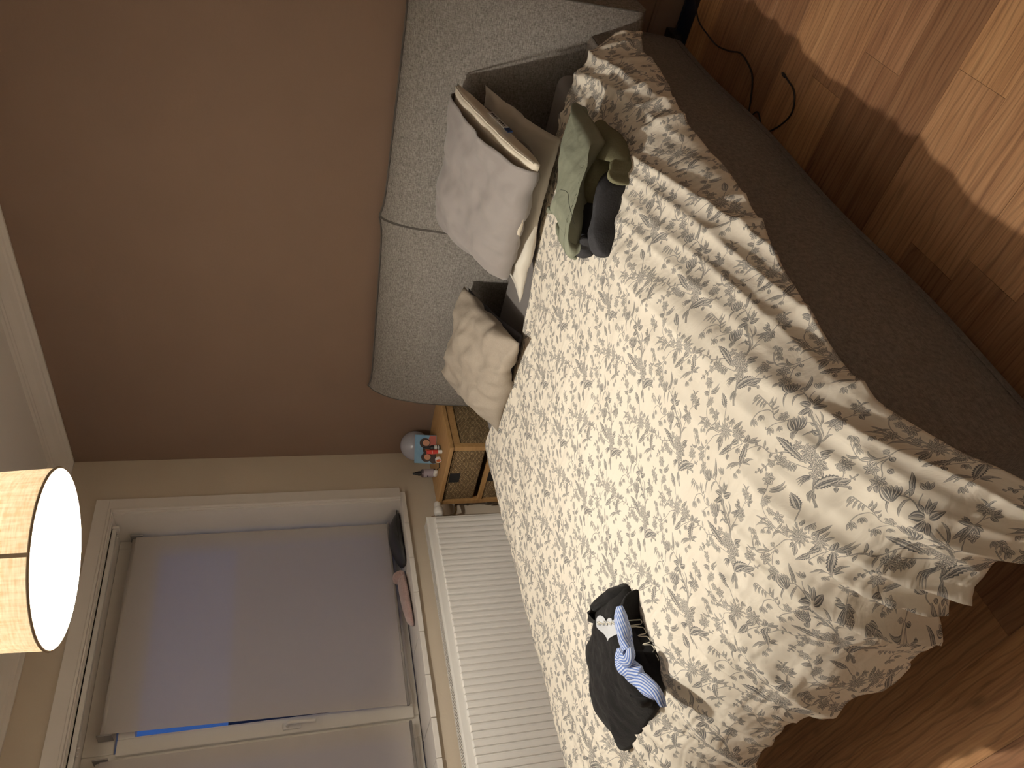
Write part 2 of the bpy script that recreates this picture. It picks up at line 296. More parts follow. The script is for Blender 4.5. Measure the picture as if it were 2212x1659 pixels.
# flat floral print of the duvet cover: one repeat, drawn shape by shape
PRINT = "S,12,7367,22033,7315,21842,7249,21609,7195,21415,7083,21261,6907,21110;S,12,7381,22018,7329,21828,7263,21596,7209,21402,7093,21252,6916,21102;S,12,7397,22001,7344,21812,7278,21580,7224,21387,7103,21242,6925,21094;S,12,7418,21845,7358,21606,7255,21377;S,11,7333,21715,7314,21566,7270,21404;S,13,7427,22559,7517,22431,7510,22246,7434,22051;S,12,7703,22335,7575,22268,7464,22110;S,12,7186,21843,7279,21719,7275,21541,7193,21356;L,80,7533,22412,7849,22747,0.15,0;L,43,7529,22368,7210,22294,0.35,0;L,38,7443,22541,7064,22381,0.4,0;L,44,7499,22476,7685,22480,-0.3,0;F,147,7402,22622,5,3;F,90,7815,22398,3,3;L,124,7450,22034,7332,22231,0.2,0;L,119,7423,22018,7180,22094,-0.2,0;L,77,7488,22085,7523,22255,0.1,0;L,77,7492,22034,7701,22219,0.1,0;L,88,7507,22018,7738,22106,-0.1,0;L,135,7467,21993,7693,21904,0.15,0;L,88,7420,21976,7298,21860,0.1,0;L,89,7381,22018,7210,22017,0.2,0;L,45,7298,21581,7515,21830,0.4,0;L,40,7320,21644,7247,21803,-0.4,0;L,39,7231,21440,7205,21673,-0.4,0;L,39,7252,21502,7000,21621,0.4,0;L,44,7181,21288,7403,21275,-0.45,0;F,175,7049,21916,5,3;L,78,7018,21816,6861,21691,0.1,0;L,60,6923,21823,6848,21683,0.3,0;S,12,7068,22065,6891,22179,6814,22336,6889,22533,6883,22746,6853,22984;S,13,6853,22390,6830,22557,6648,22662,6477,22635;S,12,6934,22121,6732,22225,6556,22249,6580,22294;L,45,6860,22924,6612,22916,0.15,0;L,45,6874,22868,6662,22826,0.15,0;L,44,6885,22795,6707,22738,0.15,0;L,44,6898,22740,6743,22674,0.15,0;L,43,6888,22593,7104,22653,0.15,0;L,43,6895,22660,7065,22720,0.15,0;L,45,6853,22984,6677,22973,0.15,0;L,43,6881,22528,7031,22487,0.15,0;L,42,6849,22417,6984,22442,0.15,0;L,43,6877,22556,7002,22666,0.15,0;F,92,6432,22574,3,2;F,74,6619,22527,3,2;F,107,6962,22239,5,0;F,84,6600,22165,3,2;F,63,6776,22064,3,2;S,11,7704,21440,7470,21410,7194,21315;S,11,7704,21440,7888,21476,8000,21523;S,11,7672,21432,7574,21347;L,91,7711,21445,7641,21654,0.05,0;L,80,7691,21433,7416,21581,-0.05,0;L,86,7675,21429,7419,21461,0.05,0;L,91,7711,21433,7703,21258,0.1,0;L,80,7693,21410,7595,21246,0.1,0;L,64,7723,21441,7779,21362,0,0;L,54,7723,21546,7773,21684,0.1,0;L,38,7727,21584,7721,21675,0,0;F,127,8061,21584,6,1;F,64,8051,21682,5,0;F,68,8063,21496,5,0;F,85,7569,21332,4,0;L,34,8110,21615,8156,21783,0.3,0;L,34,8148,21616,8297,21598,-0.3,0;S,11,7901,21462,8003,21436,8153,21398;L,78,8003,21436,7990,21285,0.1,0;L,83,8028,21429,8142,21326,0,0;L,68,8041,21437,8225,21443,-0.1,0;F,202,6859,21038,8,0;F,138,6863,21148,6,0;F,147,6902,21307,7,0;F,102,6750,21286,5,1;F,111,6848,21525,5,1;F,100,6992,21265,5,0;F,120,6691,20921,6,0;L,108,7039,21069,7242,21020,0.05,0;L,91,7005,21024,7163,20930,-0.05,0;L,97,6786,20933,6757,20776,0.05,0;L,91,6867,20938,6938,20806,0,0;L,70,6914,20991,7015,20904,0,0;L,82,6625,20938,6422,20956,0.1,0;L,177,6681,21268,6623,21982,0.12,1;S,14,5853,22275,6179,22148,6284,22003,6346,21808,6542,21652,6652,21533;L,53,6179,22148,6193,22234,0.1,0;L,52,6243,22067,6144,22035,0.1,0;L,52,6284,22003,6396,22132,0.1,0;L,51,6313,21903,6354,21973,0.1,0;L,50,6365,21792,6249,21747,0.1,0;L,49,6444,21728,6484,21810,0.1,0;L,49,6542,21652,6443,21617,0.1,0;S,11,6665,21109,6548,21337,6451,21541,6296,21636,6033,21698,5829,21747;L,59,5835,21750,5786,21750,0.1,0;L,58,5898,21730,5881,21794,0.1,0;L,58,5948,21717,5873,21656,0.1,0;L,57,6033,21698,6026,21796,0.1,0;L,57,6082,21685,5991,21619,0.1,0;L,56,6204,21662,6217,21756,0.1,0;L,52,6548,21337,6386,21287,0.1,0;L,52,6561,21294,6413,21226,0.1,0;L,53,6514,21394,6394,21398,0.1,0;F,121,6403,21551,6,0;F,87,6209,21637,5,0;F,74,6375,21657,5,1;F,78,6403,21430,5,0;F,65,6439,21321,3,2;L,38,6620,20888,6357,21064,0.35,0;L,38,6620,20888,6340,21003,0.35,0;L,38,6620,20888,6336,20951,0.35,0;L,38,6620,20888,6354,20901,0.35,0;L,38,6656,20840,6620,20657,-0.3,0;S,14,6712,20977,6580,20830,6469,20704,6351,20604,6232,20454;S,14,6730,20962,6593,20819,6476,20699,6364,20594,6250,20442;S,14,6750,20945,6608,20807,6484,20693,6379,20583,6269,20428;L,70,6481,20695,6238,20619,0.15,0;L,59,6443,20655,6324,20539,-0.1,0;L,43,6423,20670,6231,20573,0.1,0;L,226,9248,20724,9733,20528,-0.18,1;L,135,9603,20544,9842,20404,0.1,1;L,50,9486,20596,9704,20299,-0.1,0;L,66,9673,20370,9690,20290,0,0;F,139,9950,20638,7,0;F,79,9879,20661,5,1;S,12,9734,20534,9829,20550,9912,20573;S,12,9777,20438,9889,20390,9984,20356;L,44,9880,20398,9918,20454,0,0;L,44,9920,20379,9923,20322,0,0;L,35,9980,20359,10019,20370,0,0;L,74,9542,20488,9449,20418,0,0;S,12,10031,20666,10030,20744,10016,20798;L,37,10014,20780,9992,20830,0,0;F,212,8483,20189,12,1;F,109,8483,20189,8,0;L,130,8312,20146,8029,19995,0.1,1;L,72,8312,20180,8076,20182,0.1,0;L,172,8773,20603,8885,20946,0.05,1;S,13,8619,20329,8701,20479,8834,20626;L,64,8678,20283,8764,20373,0,0;L,58,8571,20332,8681,20387,0,0;L,57,8663,20189,8852,20214,0,0;S,13,8332,20298,8219,20528,8171,20759,8222,20987,8433,21164,8566,21291,8674,21442;S,13,8300,20294,8199,20479,8119,20688;F,139,8700,21459,6,0;F,74,8702,21521,5,0;F,107,8489,21083,6,0;F,91,8373,20892,5,0;F,72,8380,21090,5,0;F,137,8433,20698,6,1;F,120,8092,20746,6,1;F,101,8325,20453,5,0;L,72,8557,21257,8422,21420,0.1,0;L,51,8512,21216,8408,21369,0.2,0;L,65,8590,21228,8917,21115,0.25,0;L,58,8617,21265,8945,21190,0.25,0;L,43,8091,20823,7965,21108,0.1,0;L,50,8061,20764,7799,20971,0.35,0;L,43,8170,20874,7928,20954,0.2,0;F,58,7847,20781,3,2;F,57,7948,20691,3,2;S,11,8119,20688,7945,20806,7878,20801;L,54,8237,20467,7918,20548,0.45,0;L,46,8424,20340,8481,20511,-0.45,0;L,41,8211,20597,8427,20591,0.2,0;S,13,8325,20240,8119,20353,7860,20368,7606,20428,7455,20544,7443,20718,7529,20918;F,82,7641,20929,3,2;F,74,7591,20814,3,2;F,73,7555,20702,3,2;F,60,7608,21012,3,2;L,49,7693,20390,7669,20625,-0.4,0;L,49,7612,20413,7410,20595,0.3,0;L,51,7462,20649,7328,20841,-0.4,0;S,14,7835,20351,7645,20283,7507,20137,7422,20092;F,141,7481,20346,6,0;F,124,7404,20088,6,0;L,109,7659,20169,7670,20053,0.1,1;L,89,7828,20328,7808,20230,0.1,0;L,103,7367,20045,7286,19947,0.1,1;L,69,7297,20074,7162,20061,0.1,0;F,56,7837,20446,4,0;S,10,7762,20340,7562,20342;S,13,8601,20066,8652,19953,8677,19874;L,81,8694,20045,8980,20016,0.1,0;S,9,8684,20087,8728,20139;F,63,8776,20170,3,2;F,188,8715,19852,9,1;F,97,8676,19858,6,0;L,133,8651,19763,8395,19850,0.1,1;L,136,8431,19841,7993,19920,-0.1,1;S,12,8709,19785,8727,19659,8780,19574;L,128,8780,19574,8907,19687,0.1,1;L,64,8802,19574,9084,19385,0.15,0;L,58,8824,19573,9048,19488,0.1,1;L,87,8790,19551,8752,19438,0.1,1;L,76,8757,19574,8772,19674,0.1,1;L,175,8761,19556,8352,19300,0.06,1;F,72,8475,19617,3,2;S,9,8670,19637,8533,19639;S,12,8703,19629,8423,19739,8276,19772,8204,19741;L,87,8216,19749,8167,19629,0.1,0;L,64,8391,19349,7991,19521,0.15,0;L,41,8357,19342,8089,19426,0.15,0;L,52,8448,19312,8688,19182,-0.2,0;L,35,8425,19297,8545,19159,-0.2,0;L,35,8448,19327,8636,19261,0.3,0;S,9,8373,19302,8242,19237;F,71,8096,19247,3,2;F,58,8254,19230,3,2;S,9,8288,19267,8150,19266"
LX,LY=.2745,.280
def print_tile(data,N=1280):
    T=np.ones((N,N)); sx,sy=N/(LX*1e4),N/(LY*1e4)
    def poly(P,v):
        P=np.array(P,float)*[sx,sy]
        x0,y0=np.floor(P.min(0)).astype(int)-1; x1,y1=np.ceil(P.max(0)).astype(int)+1
        gx,gy=np.meshgrid(np.arange(x0,x1),np.arange(y0,y1)); ins=np.zeros(gx.shape,bool)
        X=gx+.5;Y=gy+.5
        for (ax,ay),(bx,by) in zip(P,np.roll(P,-1,0)):
            if ay==by: continue
            c=(ay>Y)!=(by>Y); ins^=c&(X<(bx-ax)*(Y-ay)/(by-ay)+ax)
        T[gy[ins]%N,gx[ins]%N]=v
    def strip(C,W):
        C=np.array(C,float);d=np.gradient(C,axis=0);d/=np.linalg.norm(d,axis=1)[:,None]+1e-9
        n=np.stack([-d[:,1],d[:,0]],1);W=np.array(W)[:,None]
        return np.concatenate([C+n*W,(C-n*W)[::-1]])
    def leaf(b,t,w,bend,ser,dark=.30,light=.72,n=14):
        b=np.array(b,float);t=np.array(t,float);d=t-b;q=np.array([-d[1],d[0]]);s=np.linspace(0,1,n if not ser else 36)[:,None]
        C=b+d*s+q*bend*4*s*(1-s)*.5
        W=w*.5*np.sin(np.pi*s[:,0]**.8)**.8
        if ser: W=W*(.72+.45*((s[:,0]*9)%1))
        poly(strip(C,W+2),dark)
        if w>14:
            # light half and hatch strokes
            off=np.stack([-np.gradient(C[:,1]),np.gradient(C[:,0])],1);off/=np.linalg.norm(off,axis=1)[:,None]+1e-9
            poly(strip(C+off*W[:,None]*.45,W*.22),light)
            poly(strip(C,np.full(len(C),1.6)),.9)
            if w>40: poly(strip(C-off*W[:,None]*.5,W*.12),light)
    def smooth(P,n=8):
        P=np.array(P,float)
        if len(P)<3: return np.linspace(P[0],P[-1],6)
        o=[];Q=np.vstack([2*P[0]-P[1],P,2*P[-1]-P[-2]])
        for i in range(len(P)-1):
            a,b,c,d=Q[i:i+4]
            for u in np.linspace(0,1,n,endpoint=False): o.append(.5*((2*b)+(c-a)*u+(2*a-5*b+4*c-d)*u*u+(3*b-a-3*c+d)*u**3))
        o.append(P[-1]);return np.array(o)
    R=np.random.RandomState(3)
    items=[e.split(',') for e in data.split(';')]
    for o in ('S','L','F'):
        for e in items:
            if e[0]!=o: continue
            w=float(e[1])
            if o=='S':
                C=smooth(np.array(e[2:],float).reshape(-1,2)); W=np.linspace(w*.5,w*.75,len(C)); poly(strip(C,W+1.2),.38); poly(strip(C,W*.25),.8)
            elif o=='L':
                v=[float(k) for k in e[2:]]; leaf(v[:2],v[2:4],w,-v[4],int(v[5]))
            else:
                c=np.array([float(e[2]),float(e[3])]);n=int(e[4]);k=int(e[5]);a0=R.rand()*6
                if k==2 or k==3:
                    up=np.array([.62,.78]) if k==3 else -np.array([.62,.78]); sd=np.array([-up[1],up[0]])
                    for j in range(n):
                        f=(j-(n-1)/2)/max(1,n-1); d=up+sd*f*1.1
                        leaf(c-up*w*.8,c-up*w*.8+d/np.linalg.norm(d)*w*1.9,w*.75,f*.2,0,.32,.86)
                else:
                    for ring,(rr,pw) in enumerate(((1,1.0),(.62,.8))):
                        for j in range(n):
                            a=a0+6.283*(j+.5*ring)/n;d=np.array([np.cos(a),np.sin(a)])
                            leaf(c+d*w*.12,c+d*w*rr*(1+.15*R.rand()),w*pw*(2.4/n if k==0 else 2.0/n)*1.6,.1,0,.30 if k else .34,.9)
                    th=np.linspace(0,6.283,14)[:-1];circ=np.stack([np.cos(th),np.sin(th)],1)
                    poly(c+circ*w*.2,.3);poly(c+circ*w*.12,.85)
    # box blur for antialias
    K=(T*2+np.roll(T,1,0)+np.roll(T,-1,0)+np.roll(T,1,1)+np.roll(T,-1,1))/6
    return K

def duvet_mat():
    N = 1400; K = print_tile(PRINT, N)
    img = bpy.data.images.new('floral_print', N, N, alpha=False); px = np.ones((N, N, 4), np.float32); px[:, :, :3] = K[:, :, None]; img.colorspace_settings.name = 'Non-Color'
    img.pixels.foreach_set(px.ravel()); img.update(); img.pack()
    m = mat('floral_cotton', (.8, .7, .6), .8, spec=.2); t = m.node_tree; b = t.nodes['Principled BSDF']; L = t.links.new
    tx = t.nodes.new('ShaderNodeTexImage'); tx.image = img; tc = t.nodes.new('ShaderNodeTexCoord'); L(tc.outputs['UV'], tx.inputs[0])
    r = t.nodes.new('ShaderNodeMix'); r.data_type = 'RGBA'; r.inputs[6].default_value = (.15, .145, .142, 1); r.inputs[7].default_value = (.80, .73, .615, 1)
    g = t.nodes.new('ShaderNodeMapRange'); g.inputs[1].default_value = .3; g.inputs[2].default_value = 1.0; L(tx.outputs[0], g.inputs[0]); L(g.outputs[0], r.inputs[0]); L(r.outputs[2], b.inputs['Base Color'])
    def nz(st, rot, sc, d=2):
        mp = t.nodes.new('ShaderNodeMapping'); mp.inputs['Scale'].default_value = st; mp.inputs['Rotation'].default_value = (0, 0, rot); n = t.nodes.new('ShaderNodeTexNoise'); n.inputs['Scale'].default_value = sc; n.inputs['Detail'].default_value = d; n.inputs['Distortion'].default_value = .6
        L(tc.outputs['UV'], mp.inputs[0]); L(mp.outputs[0], n.inputs[0]); return n
    a = nz((.5, 3.2, 1), -.9, 1.1); c = nz((1, 1, 1), 0, 5, 4)
    s = t.nodes.new('ShaderNodeMath'); s.operation = 'MULTIPLY_ADD'; s.inputs[1].default_value = .34; L(c.outputs[0], s.inputs[0]); L(a.outputs[0], s.inputs[2])
    bp = t.nodes.new('ShaderNodeBump'); bp.inputs['Strength'].default_value = .55; bp.inputs['Distance'].default_value = .03; L(s.outputs[0], bp.inputs['Height']); L(bp.outputs[0], b.inputs['Normal'])
    return m
M['duvet'] = duvet_mat()

# ------------------------------------------------------------------ room shell
CH = 2.66; XR = 4.15; YF = -3.75  # unseen right and front walls set close in for a brighter bounce
floor = empty('floor', (0, 0, 0), kind='structure')
box('subfloor', (-.1, YF-.1, -.06), (XR+.1, .1, -.012), M['dark'], floor, bev=0)
rnd = random.Random(5)
pl = box('plank', (0, 0, -.012), (1, 1, 0), M['wood'], floor, bev=0); plm = pl.data; bpy.data.objects.remove(pl)
P0 = -.789+.163*4; PW = .163; k = 0
ends = {-.952: [2.766], -1.115: [1.62], -1.604: [2.617], -1.441: [2.985, 1.7], -1.767: [1.4], -1.93: [3.4]}
meshes = {}
def plank(x0, x1, y1):
    y0 = y1-PW+.0005; Lm = round(x1-x0, 4)
    if Lm not in meshes:
        g = .0004
        V = [(0, 0, -.012), (Lm, 0, -.012), (Lm, y1-y0, -.012), (0, y1-y0, -.012), (0, 0, -g), (Lm, 0, -g), (Lm, y1-y0, -g), (0, y1-y0, -g), (g, g, 0), (Lm-g, g, 0), (Lm-g, y1-y0-g, 0), (g, y1-y0-g, 0)]
        F = [(3,2,1,0), (0,1,5,4), (1,2,6,5), (2,3,7,6), (3,0,4,7), (4,5,9,8), (5,6,10,9), (6,7,11,10), (7,4,8,11), (8,9,10,11)]
        me = bpy.data.meshes.new('plank'); me.from_pydata(V, [], F); me.materials.append(M['wood']); meshes[Lm] = me
    o = bpy.data.objects.new('plank', meshes[Lm]); o.location = (x0, y0, 0); o.parent = floor; C.objects.link(o)
y = P0
while y > YF+.02:
    key = next((q for q in ends if abs(q-y) < .03), None)
    xs = sorted(ends[key]) if key else [round(rnd.uniform(.5, 1.3), 2)]
    while xs[0] > 1.3: xs.insert(0, round(xs[0]-1.28, 3))
    while xs[-1] < XR-1.3: xs.append(round(xs[-1]+1.28, 3))
    xs = [0.0]+xs+[XR]
    for a, b in zip(xs[:-1], xs[1:]):
        if b-a > .03: plank(a+.0003, b-.0002, min(y, -.001))
    y -= PW
WY0, WY1, WZ0, WZ1 = -.345, -2.66, .875, 2.345
ceil = box('ceiling', (-.1, YF-.1, CH), (XR+.1, .1, CH+.08), M['ceiling'], bev=0); tag(ceil, kind='structure')
wb = box('wall_back', (-.3, 0, 0), (XR+.1, .1, CH), M['brownwall'], bev=0); tag(wb, kind='structure')
wr = box('wall_right', (XR, YF, 0), (XR+.1, 0, CH), M['whitewall'], bev=0); tag(wr, kind='structure')
wf = box('wall_front', (-.3, YF-.1, 0), (XR+.1, YF, CH), M['whitewall'], bev=0); tag(wf, kind='structure')
w = MB(); D = .30
w.box((-D, WY0, 0), (0, 0, CH)); w.box((-D, YF, 0), (0, WY1, CH)); w.box((-D, WY1, 0), (0, WY0, WZ0-.03)); w.box((-D, WY1, WZ1), (0, WY0, CH))
wl = w.build('wall_left', M['beigewall']); tag(wl, kind='structure')
# crown moulding: profile swept along both walls
def crown(name, along, a, b):
    prof = [(0, 2.568), (.012, 2.568), (.014, 2.585), (.022, 2.59), (.026, 2.598), (.045, 2.615), (.060, 2.632), (.066, 2.638), (.072, 2.640), (.078, 2.646), (.086, 2.648), (.088, CH), (0, CH)]
    V = []; n = len(prof)
    for t_, e in ((a, 0), (b, 1)):
        for d, z in prof: V.append((d, t_-(d if 0 else 0), z) if along == 'y' else (t_, -d, z))
    F = [(i, (i+1) % n, n+(i+1) % n, n+i) for i in range(n)]+[tuple(range(n)), tuple(range(n, 2*n))[::-1]]
    o = obj(name, V, F, M['white'], smooth=False); tag(o, kind='structure'); return o
crown('trim_1', 'x', 0, XR); crown('trim_2', 'y', 0, YF)
bb = MB(); bb.box((0, -.015, 0), (XR, 0, .10)); bb.box((0, -.011, .10), (XR, 0, .112)); tag(bb.build('baseboard_back', M['brownwall']), kind='structure')
bb = MB(); bb.box((0, YF, 0), (.015, -.015, .10)); bb.box((0, YF, .10), (.011, -.015, .112)); tag(bb.build('baseboard_left', M['white']), kind='structure')

# ------------------------------------------------------------------ window
win = empty('window_1', (0, (WY0+WY1)/2, WZ0), kind='structure')
c = MB()
for (o0, o1, t_) in ((.075, .012, .016), (.012, 0, .022), (.0, -.008, .012)):
    c.box((0, WY0+o1, WZ0-.0), (t_, WY0+o0, WZ1+o1)); c.box((0, WY1-o0, WZ0), (t_, WY1-o1, WZ1+o1)); c.box((0, WY1-o0, WZ1+o1), (t_, WY0+o0, WZ1+o0))
c.build('casing', M['white'], win, bev=.0025)
r_ = MB(); r_.box((-.30, WY0-.012, WZ0), (0, WY0, WZ1)); r_.box((-.30, WY1, WZ0), (0, WY1+.012, WZ1)); r_.box((-.30, WY1, WZ1-.012), (0, WY0, WZ1)); r_.build('reveal', M['white'], win)
XF = -.235
f_ = MB(); z0, z1 = WZ0+.005, WZ1-.012; ya, yb = WY0-.012, WY1+.012; YM = -1.49
for a, b in (((XF-.06, ya-.05, z0), (XF, ya, z1)), ((XF-.06, yb, z0), (XF, yb+.05, z1)), ((XF-.06, yb+.05, z1-.125), (XF, YM-.075, z1)), ((XF-.06, YM+.03, z1-.125), (XF, ya-.05, z1)), ((XF-.06, yb+.05, z0), (XF, YM-.075, z0+.045)), ((XF-.06, YM+.03, z0), (XF, ya-.05, z0+.045)), ((XF-.06, YM-.075, z0), (XF, YM+.03, z1))): f_.box(a, b)
f_.build('frame', M['sash'], win, bev=.004)
sash_z0, sash_z1 = z0+.028, z1-.135
def sash(y0, y1, fw=.068):
    s = MB(); X0, X1 = XF-.03, XF+.022
    s.box((X0, y0-fw, sash_z0), (X1, y0, sash_z1)); s.box((X0, y1, sash_z0), (X1, y1+fw, sash_z1)); s.box((X0, y1+fw, sash_z1-fw), (X1, y0-fw, sash_z1)); s.box((X0, y1+fw, sash_z0), (X1, y0-fw, sash_z0+fw))
    o = s.build('sash', M['sash'], win, bev=.004)
    g = MB(); g.box((X1-.012, y0-fw-.006, sash_z0+fw), (X1-.004, y0-fw, sash_z1-fw)); g.box((X1-.012, y1+fw, sash_z0+fw), (X1-.004, y1+fw+.006, sash_z1-fw)); g.build('bead', M['sash'], o)
    box('pane', (XF-.014, y1+fw-.002, sash_z0+fw-.002), (XF-.008, y0-fw+.002, sash_z1-fw+.002), M['glass'], o, bev=0)
    return o
sash(ya-.018, YM+.012); sash(YM-.02, yb+.02)
h = empty('handle', (XF+.03, YM+.045, 1.47)); h.parent = win; h.matrix_parent_inverse = Matrix.Translation(-Vector(win.location))
box('backplate', (XF+.022, YM+.028, 1.43), (XF+.030, YM+.060, 1.51), M['plastic'], h, bev=.003)
tube('lever', smoothpath([(XF+.03, YM+.044, 1.49), (XF+.055, YM+.044, 1.49), (XF+.066, YM+.044, 1.475), (XF+.066, YM+.042, 1.42), (XF+.062, YM+.04, 1.365)], 6), .0085, M['plastic'], h, flat=.8)
sill = empty('sill', (0, -1.5, WZ0)); sill.parent = win; sill.matrix_parent_inverse = Matrix.Translation(-Vector(win.location))
yj = [-.31, -.525, -.747, -.953, -1.169, -1.387, -1.587, -1.762, -1.97, -2.18, -2.39, -2.60, -2.71]
for i, (a, b) in enumerate(zip(yj[:-1], yj[1:])):
    j = rnd.uniform(-.002, .002)
    box('tile', (-.30 if b < WY0-.02 else -.0, b+.0012, WZ0-.026), (.030+j, a-.0012, WZ0+j*.5), M['white'], sill, bev=.003)
rail = empty('curtain_rail', (-.03, -1.5, WZ1-.03), 'thin white plastic curtain rail along the top of the window recess', 'rail')
q = MB(); q.box((-.045, WY1+.02, WZ1-.037), (-.041, WY0-.075, WZ1-.013)); q.box((-.022, WY1+.02, WZ1-.037), (-.018, WY0-.075, WZ1-.013)); q.box((-.045, WY1+.02, WZ1-.017), (-.018, WY0-.075, WZ1-.013)); q.build('track', M['plastic'], rail)
box('end_cap', (-.048, WY0-.088, WZ1-.045), (-.014, WY0-.073, WZ1-.012), M['plastic'], rail, bev=.002)
for yy in (-1.50, -1.515, -1.53, -.46, -.475):
    lathe('glider', [(.002, -.012), (.005, -.010), (.005, -.004), (.002, 0)], (-.031, yy, WZ1-.037), M['plastic'], rail, k=8)
# outside
for a, b, n_, lb in (((-16, -3.0, -3), (-12, 16, 2.55), 'building', 'dark low building seen through the gap beside the blind'),):
    o = box(n_, a, b, M['brick'], bev=0); tag(o, lb, 'building')

# ------------------------------------------------------------------ roller blinds
def blind(y0, y1, ztop, zbot, skew, label):
    e = empty('roller_blind', (-.20, (y0+y1)/2, ztop), label, 'blind', 'roller blinds in the window')
    tube('roller', [(-.195, y0, ztop), (-.195, y1, ztop-.0)], .021, M['blindroll'], e, k=20)
    n = 12; V = []; F = []
    for s_ in (0, .0008):
        for i in range(n+1):
            u = i/n; z = ztop+(zbot-ztop)*u; sh = skew*u
            V += [(-.174-s_-.002*u, y0+.004-.0*sh, z), (-.174-s_-.002*u, y1+sh, z)]
    m_ = 2*(n+1)
    for i in range(n): F += [(2*i, 2*i+1, 2*i+3, 2*i+2), (m_+2*i+2, m_+2*i+3, m_+2*i+1, m_+2*i)]
    obj('fabric', V, F, M['blind'], e, smooth=False)
    tube('bottom_bar', [(-.176, y0+.006, zbot), (-.176, y1+skew-.004, zbot)], .0075, M['grey_plastic'], e, k=10)
    for yy in (y0+.012, y1-.008):
        box('bracket', (-.225, yy-.003, ztop-.03), (-.165, yy+.003, ztop+.03), M['grey_plastic'], e, bev=.0012, n=2)
    return e
M['blindroll'] = mat('blind_roll', (.55, .50, .45), .8); M['grey_plastic'] = mat('grey_plastic', (.30, .28, .26), .4)
blind(-.385, -1.395, 2.245, .935, -.035, 'translucent grey roller blind pulled down over the window half nearer the brown wall')
blind(-1.515, -2.62, 2.245, .935, 0, 'second roller blind beyond the window handle, only partly in view')

# ------------------------------------------------------------------ radiator
rad = empty('radiator', (.08, -1.3, .15), 'white ribbed panel radiator on the wall under the window', 'radiator')
RY0, RY1, RZ0, RZ1 = -.565, -2.16, .17, .772; XF_ = .128; pitch = .0334
n = int((RY0-RY1-.03)/pitch); y = RY0-.016; V = []; F = []
def col(y, x_top, x_mid):
    zs = [RZ0, RZ0+.045, RZ0+.056, RZ1-.046, RZ1-.041, RZ1-.010, RZ1]; xs = [x_top, x_top, x_mid, x_mid, x_top, x_top, x_top-.003]
    return [(x, y, z) for x, z in zip(xs, zs)]
cols = [col(RY0+.0, XF_-.004, XF_-.004), col(RY0-.004, XF_, XF_), col(RY0-.012, XF_, XF_)]
for i in range(n):
    a = RY0-.014-i*pitch
    cols += [col(a, XF_, XF_), col(a-.0025, XF_, XF_+.009), col(a-.009, XF_, XF_+.0115), col(a-.0225, XF_, XF_+.0115), col(a-.029, XF_, XF_+.009), col(a-.0315, XF_, XF_)]
cols += [col(RY1+.004, XF_, XF_), col(RY1, XF_-.004, XF_-.004)]
for cc in cols: V += cc
for i in range(len(cols)-1):
    for j in range(6): F.append((i*7+j, (i+1)*7+j, (i+1)*7+j+1, i*7+j+1))
fp = obj('front_panel', V, F, M['radiator'], rad, smooth=False); so = fp.modifiers.new('t', 'SOLIDIFY'); so.thickness = .0015; so.offset = -1
bm = bmesh.new(); bm.from_mesh(fp.data); bmesh.ops.recalc_face_normals(bm, faces=bm.faces); bm.to_mesh(fp.data); bm.free()
box('back_panel', (.034, RY1, RZ0), (.046, RY0, RZ1-.008), M['radiator'], rad, bev=.003)
for a, b in ((RY0-.0015, RY0), (RY1, RY1+.0015)): box('side_panel', (.044, a, RZ0), (XF_-.003, b, RZ1-.002), M['radiator'], rad, bev=0)
g = MB(); g.box((.040, RY1, RZ1-.004), (.050, RY0, RZ1)); g.box((XF_-.012, RY1, RZ1-.003), (XF_-.002, RY0, RZ1+.001))
i = 0; yy = RY0-.01
while yy > RY1+.01:
    g.add([(.050, yy, RZ1-.003), (.050, yy-.005, RZ1-.003), (XF_-.012, yy-.011, RZ1-.003), (XF_-.012, yy-.006, RZ1-.003), (.050, yy, RZ1), (.050, yy-.005, RZ1), (XF_-.012, yy-.011, RZ1), (XF_-.012, yy-.006, RZ1)], [(0,1,2,3), (7,6,5,4), (0,4,5,1), (1,5,6,2), (2,6,7,3), (3,7,4,0)]); yy -= .0115
gr = g.build('top_grille', M['radiator'], rad); gr['kind'] = 'stuff'
# valve and pipe, part of the radiator
lathe('valve_body', [(.006, -.03), (.011, -.03), (.013, -.018), (.010, -.012), (.010, .0), (.013, .004), (.013, .018), (.006, .02)], (.082, -.542, .690), M['chrome'], rad, k=14)
lathe('thermostat_head', [(.012, -.090), (.0185, -.088), (.020, -.084), (.0200, -.060), (.0215, -.055), (.0245, -.050), (.0262, -.030), (.0255, -.012), (.017, -.004)], (.084, -.440-.094+.0, .690), M['plastic'], rad, k=28, axis='y') if 0 else lathe('thermostat_head', [(.016, 0), (.0225, .004), (.0262, .012), (.0270, .030), (.0245, .044), (.0200, .050), (.0200, .074), (.0165, .082), (.0160, .078), (.002, .078)], (.092, -.532, .692), M['plastic'], rad, k=28, axis='y')
tube('valve_arm', smoothpath([(.085, -.566, .735), (.085, -.545, .735), (.084, -.540, .72), (.084, -.540, .66), (.083, -.538, .625)], 6), .009, M['chrome'], rad, k=12)
tube('pipe', smoothpath([(.083, -.538, .635), (.080, -.525, .605), (.070, -.49, .59), (.058, -.452, .583), (.048, -.432, .57), (.045, -.428, .54), (.045, -.428, .30), (.045, -.428, .0)], 8), .0085, M['chrome'], rad, k=12)
lathe('pipe_coupling', [(.009, -.05), (.014, -.045), (.014, -.02), (.021, -.015), (.022, .015), (.016, .02), (.015, .05), (.011, .055), (.010, .075)], (.045, -.428, .35), M['chrome'], rad, k=16)
for z in (.5,): lathe('pipe_ring', [(.009, 0), (.013, .002), (.013, .012), (.009, .014)], (.045, -.428, z), M['chrome'], rad, k=14)
for z in (.25, .68): box('wall_bracket', (0, -1.0, z), (.036, -.96, z+.04), M['radiator'], rad, bev=.002)

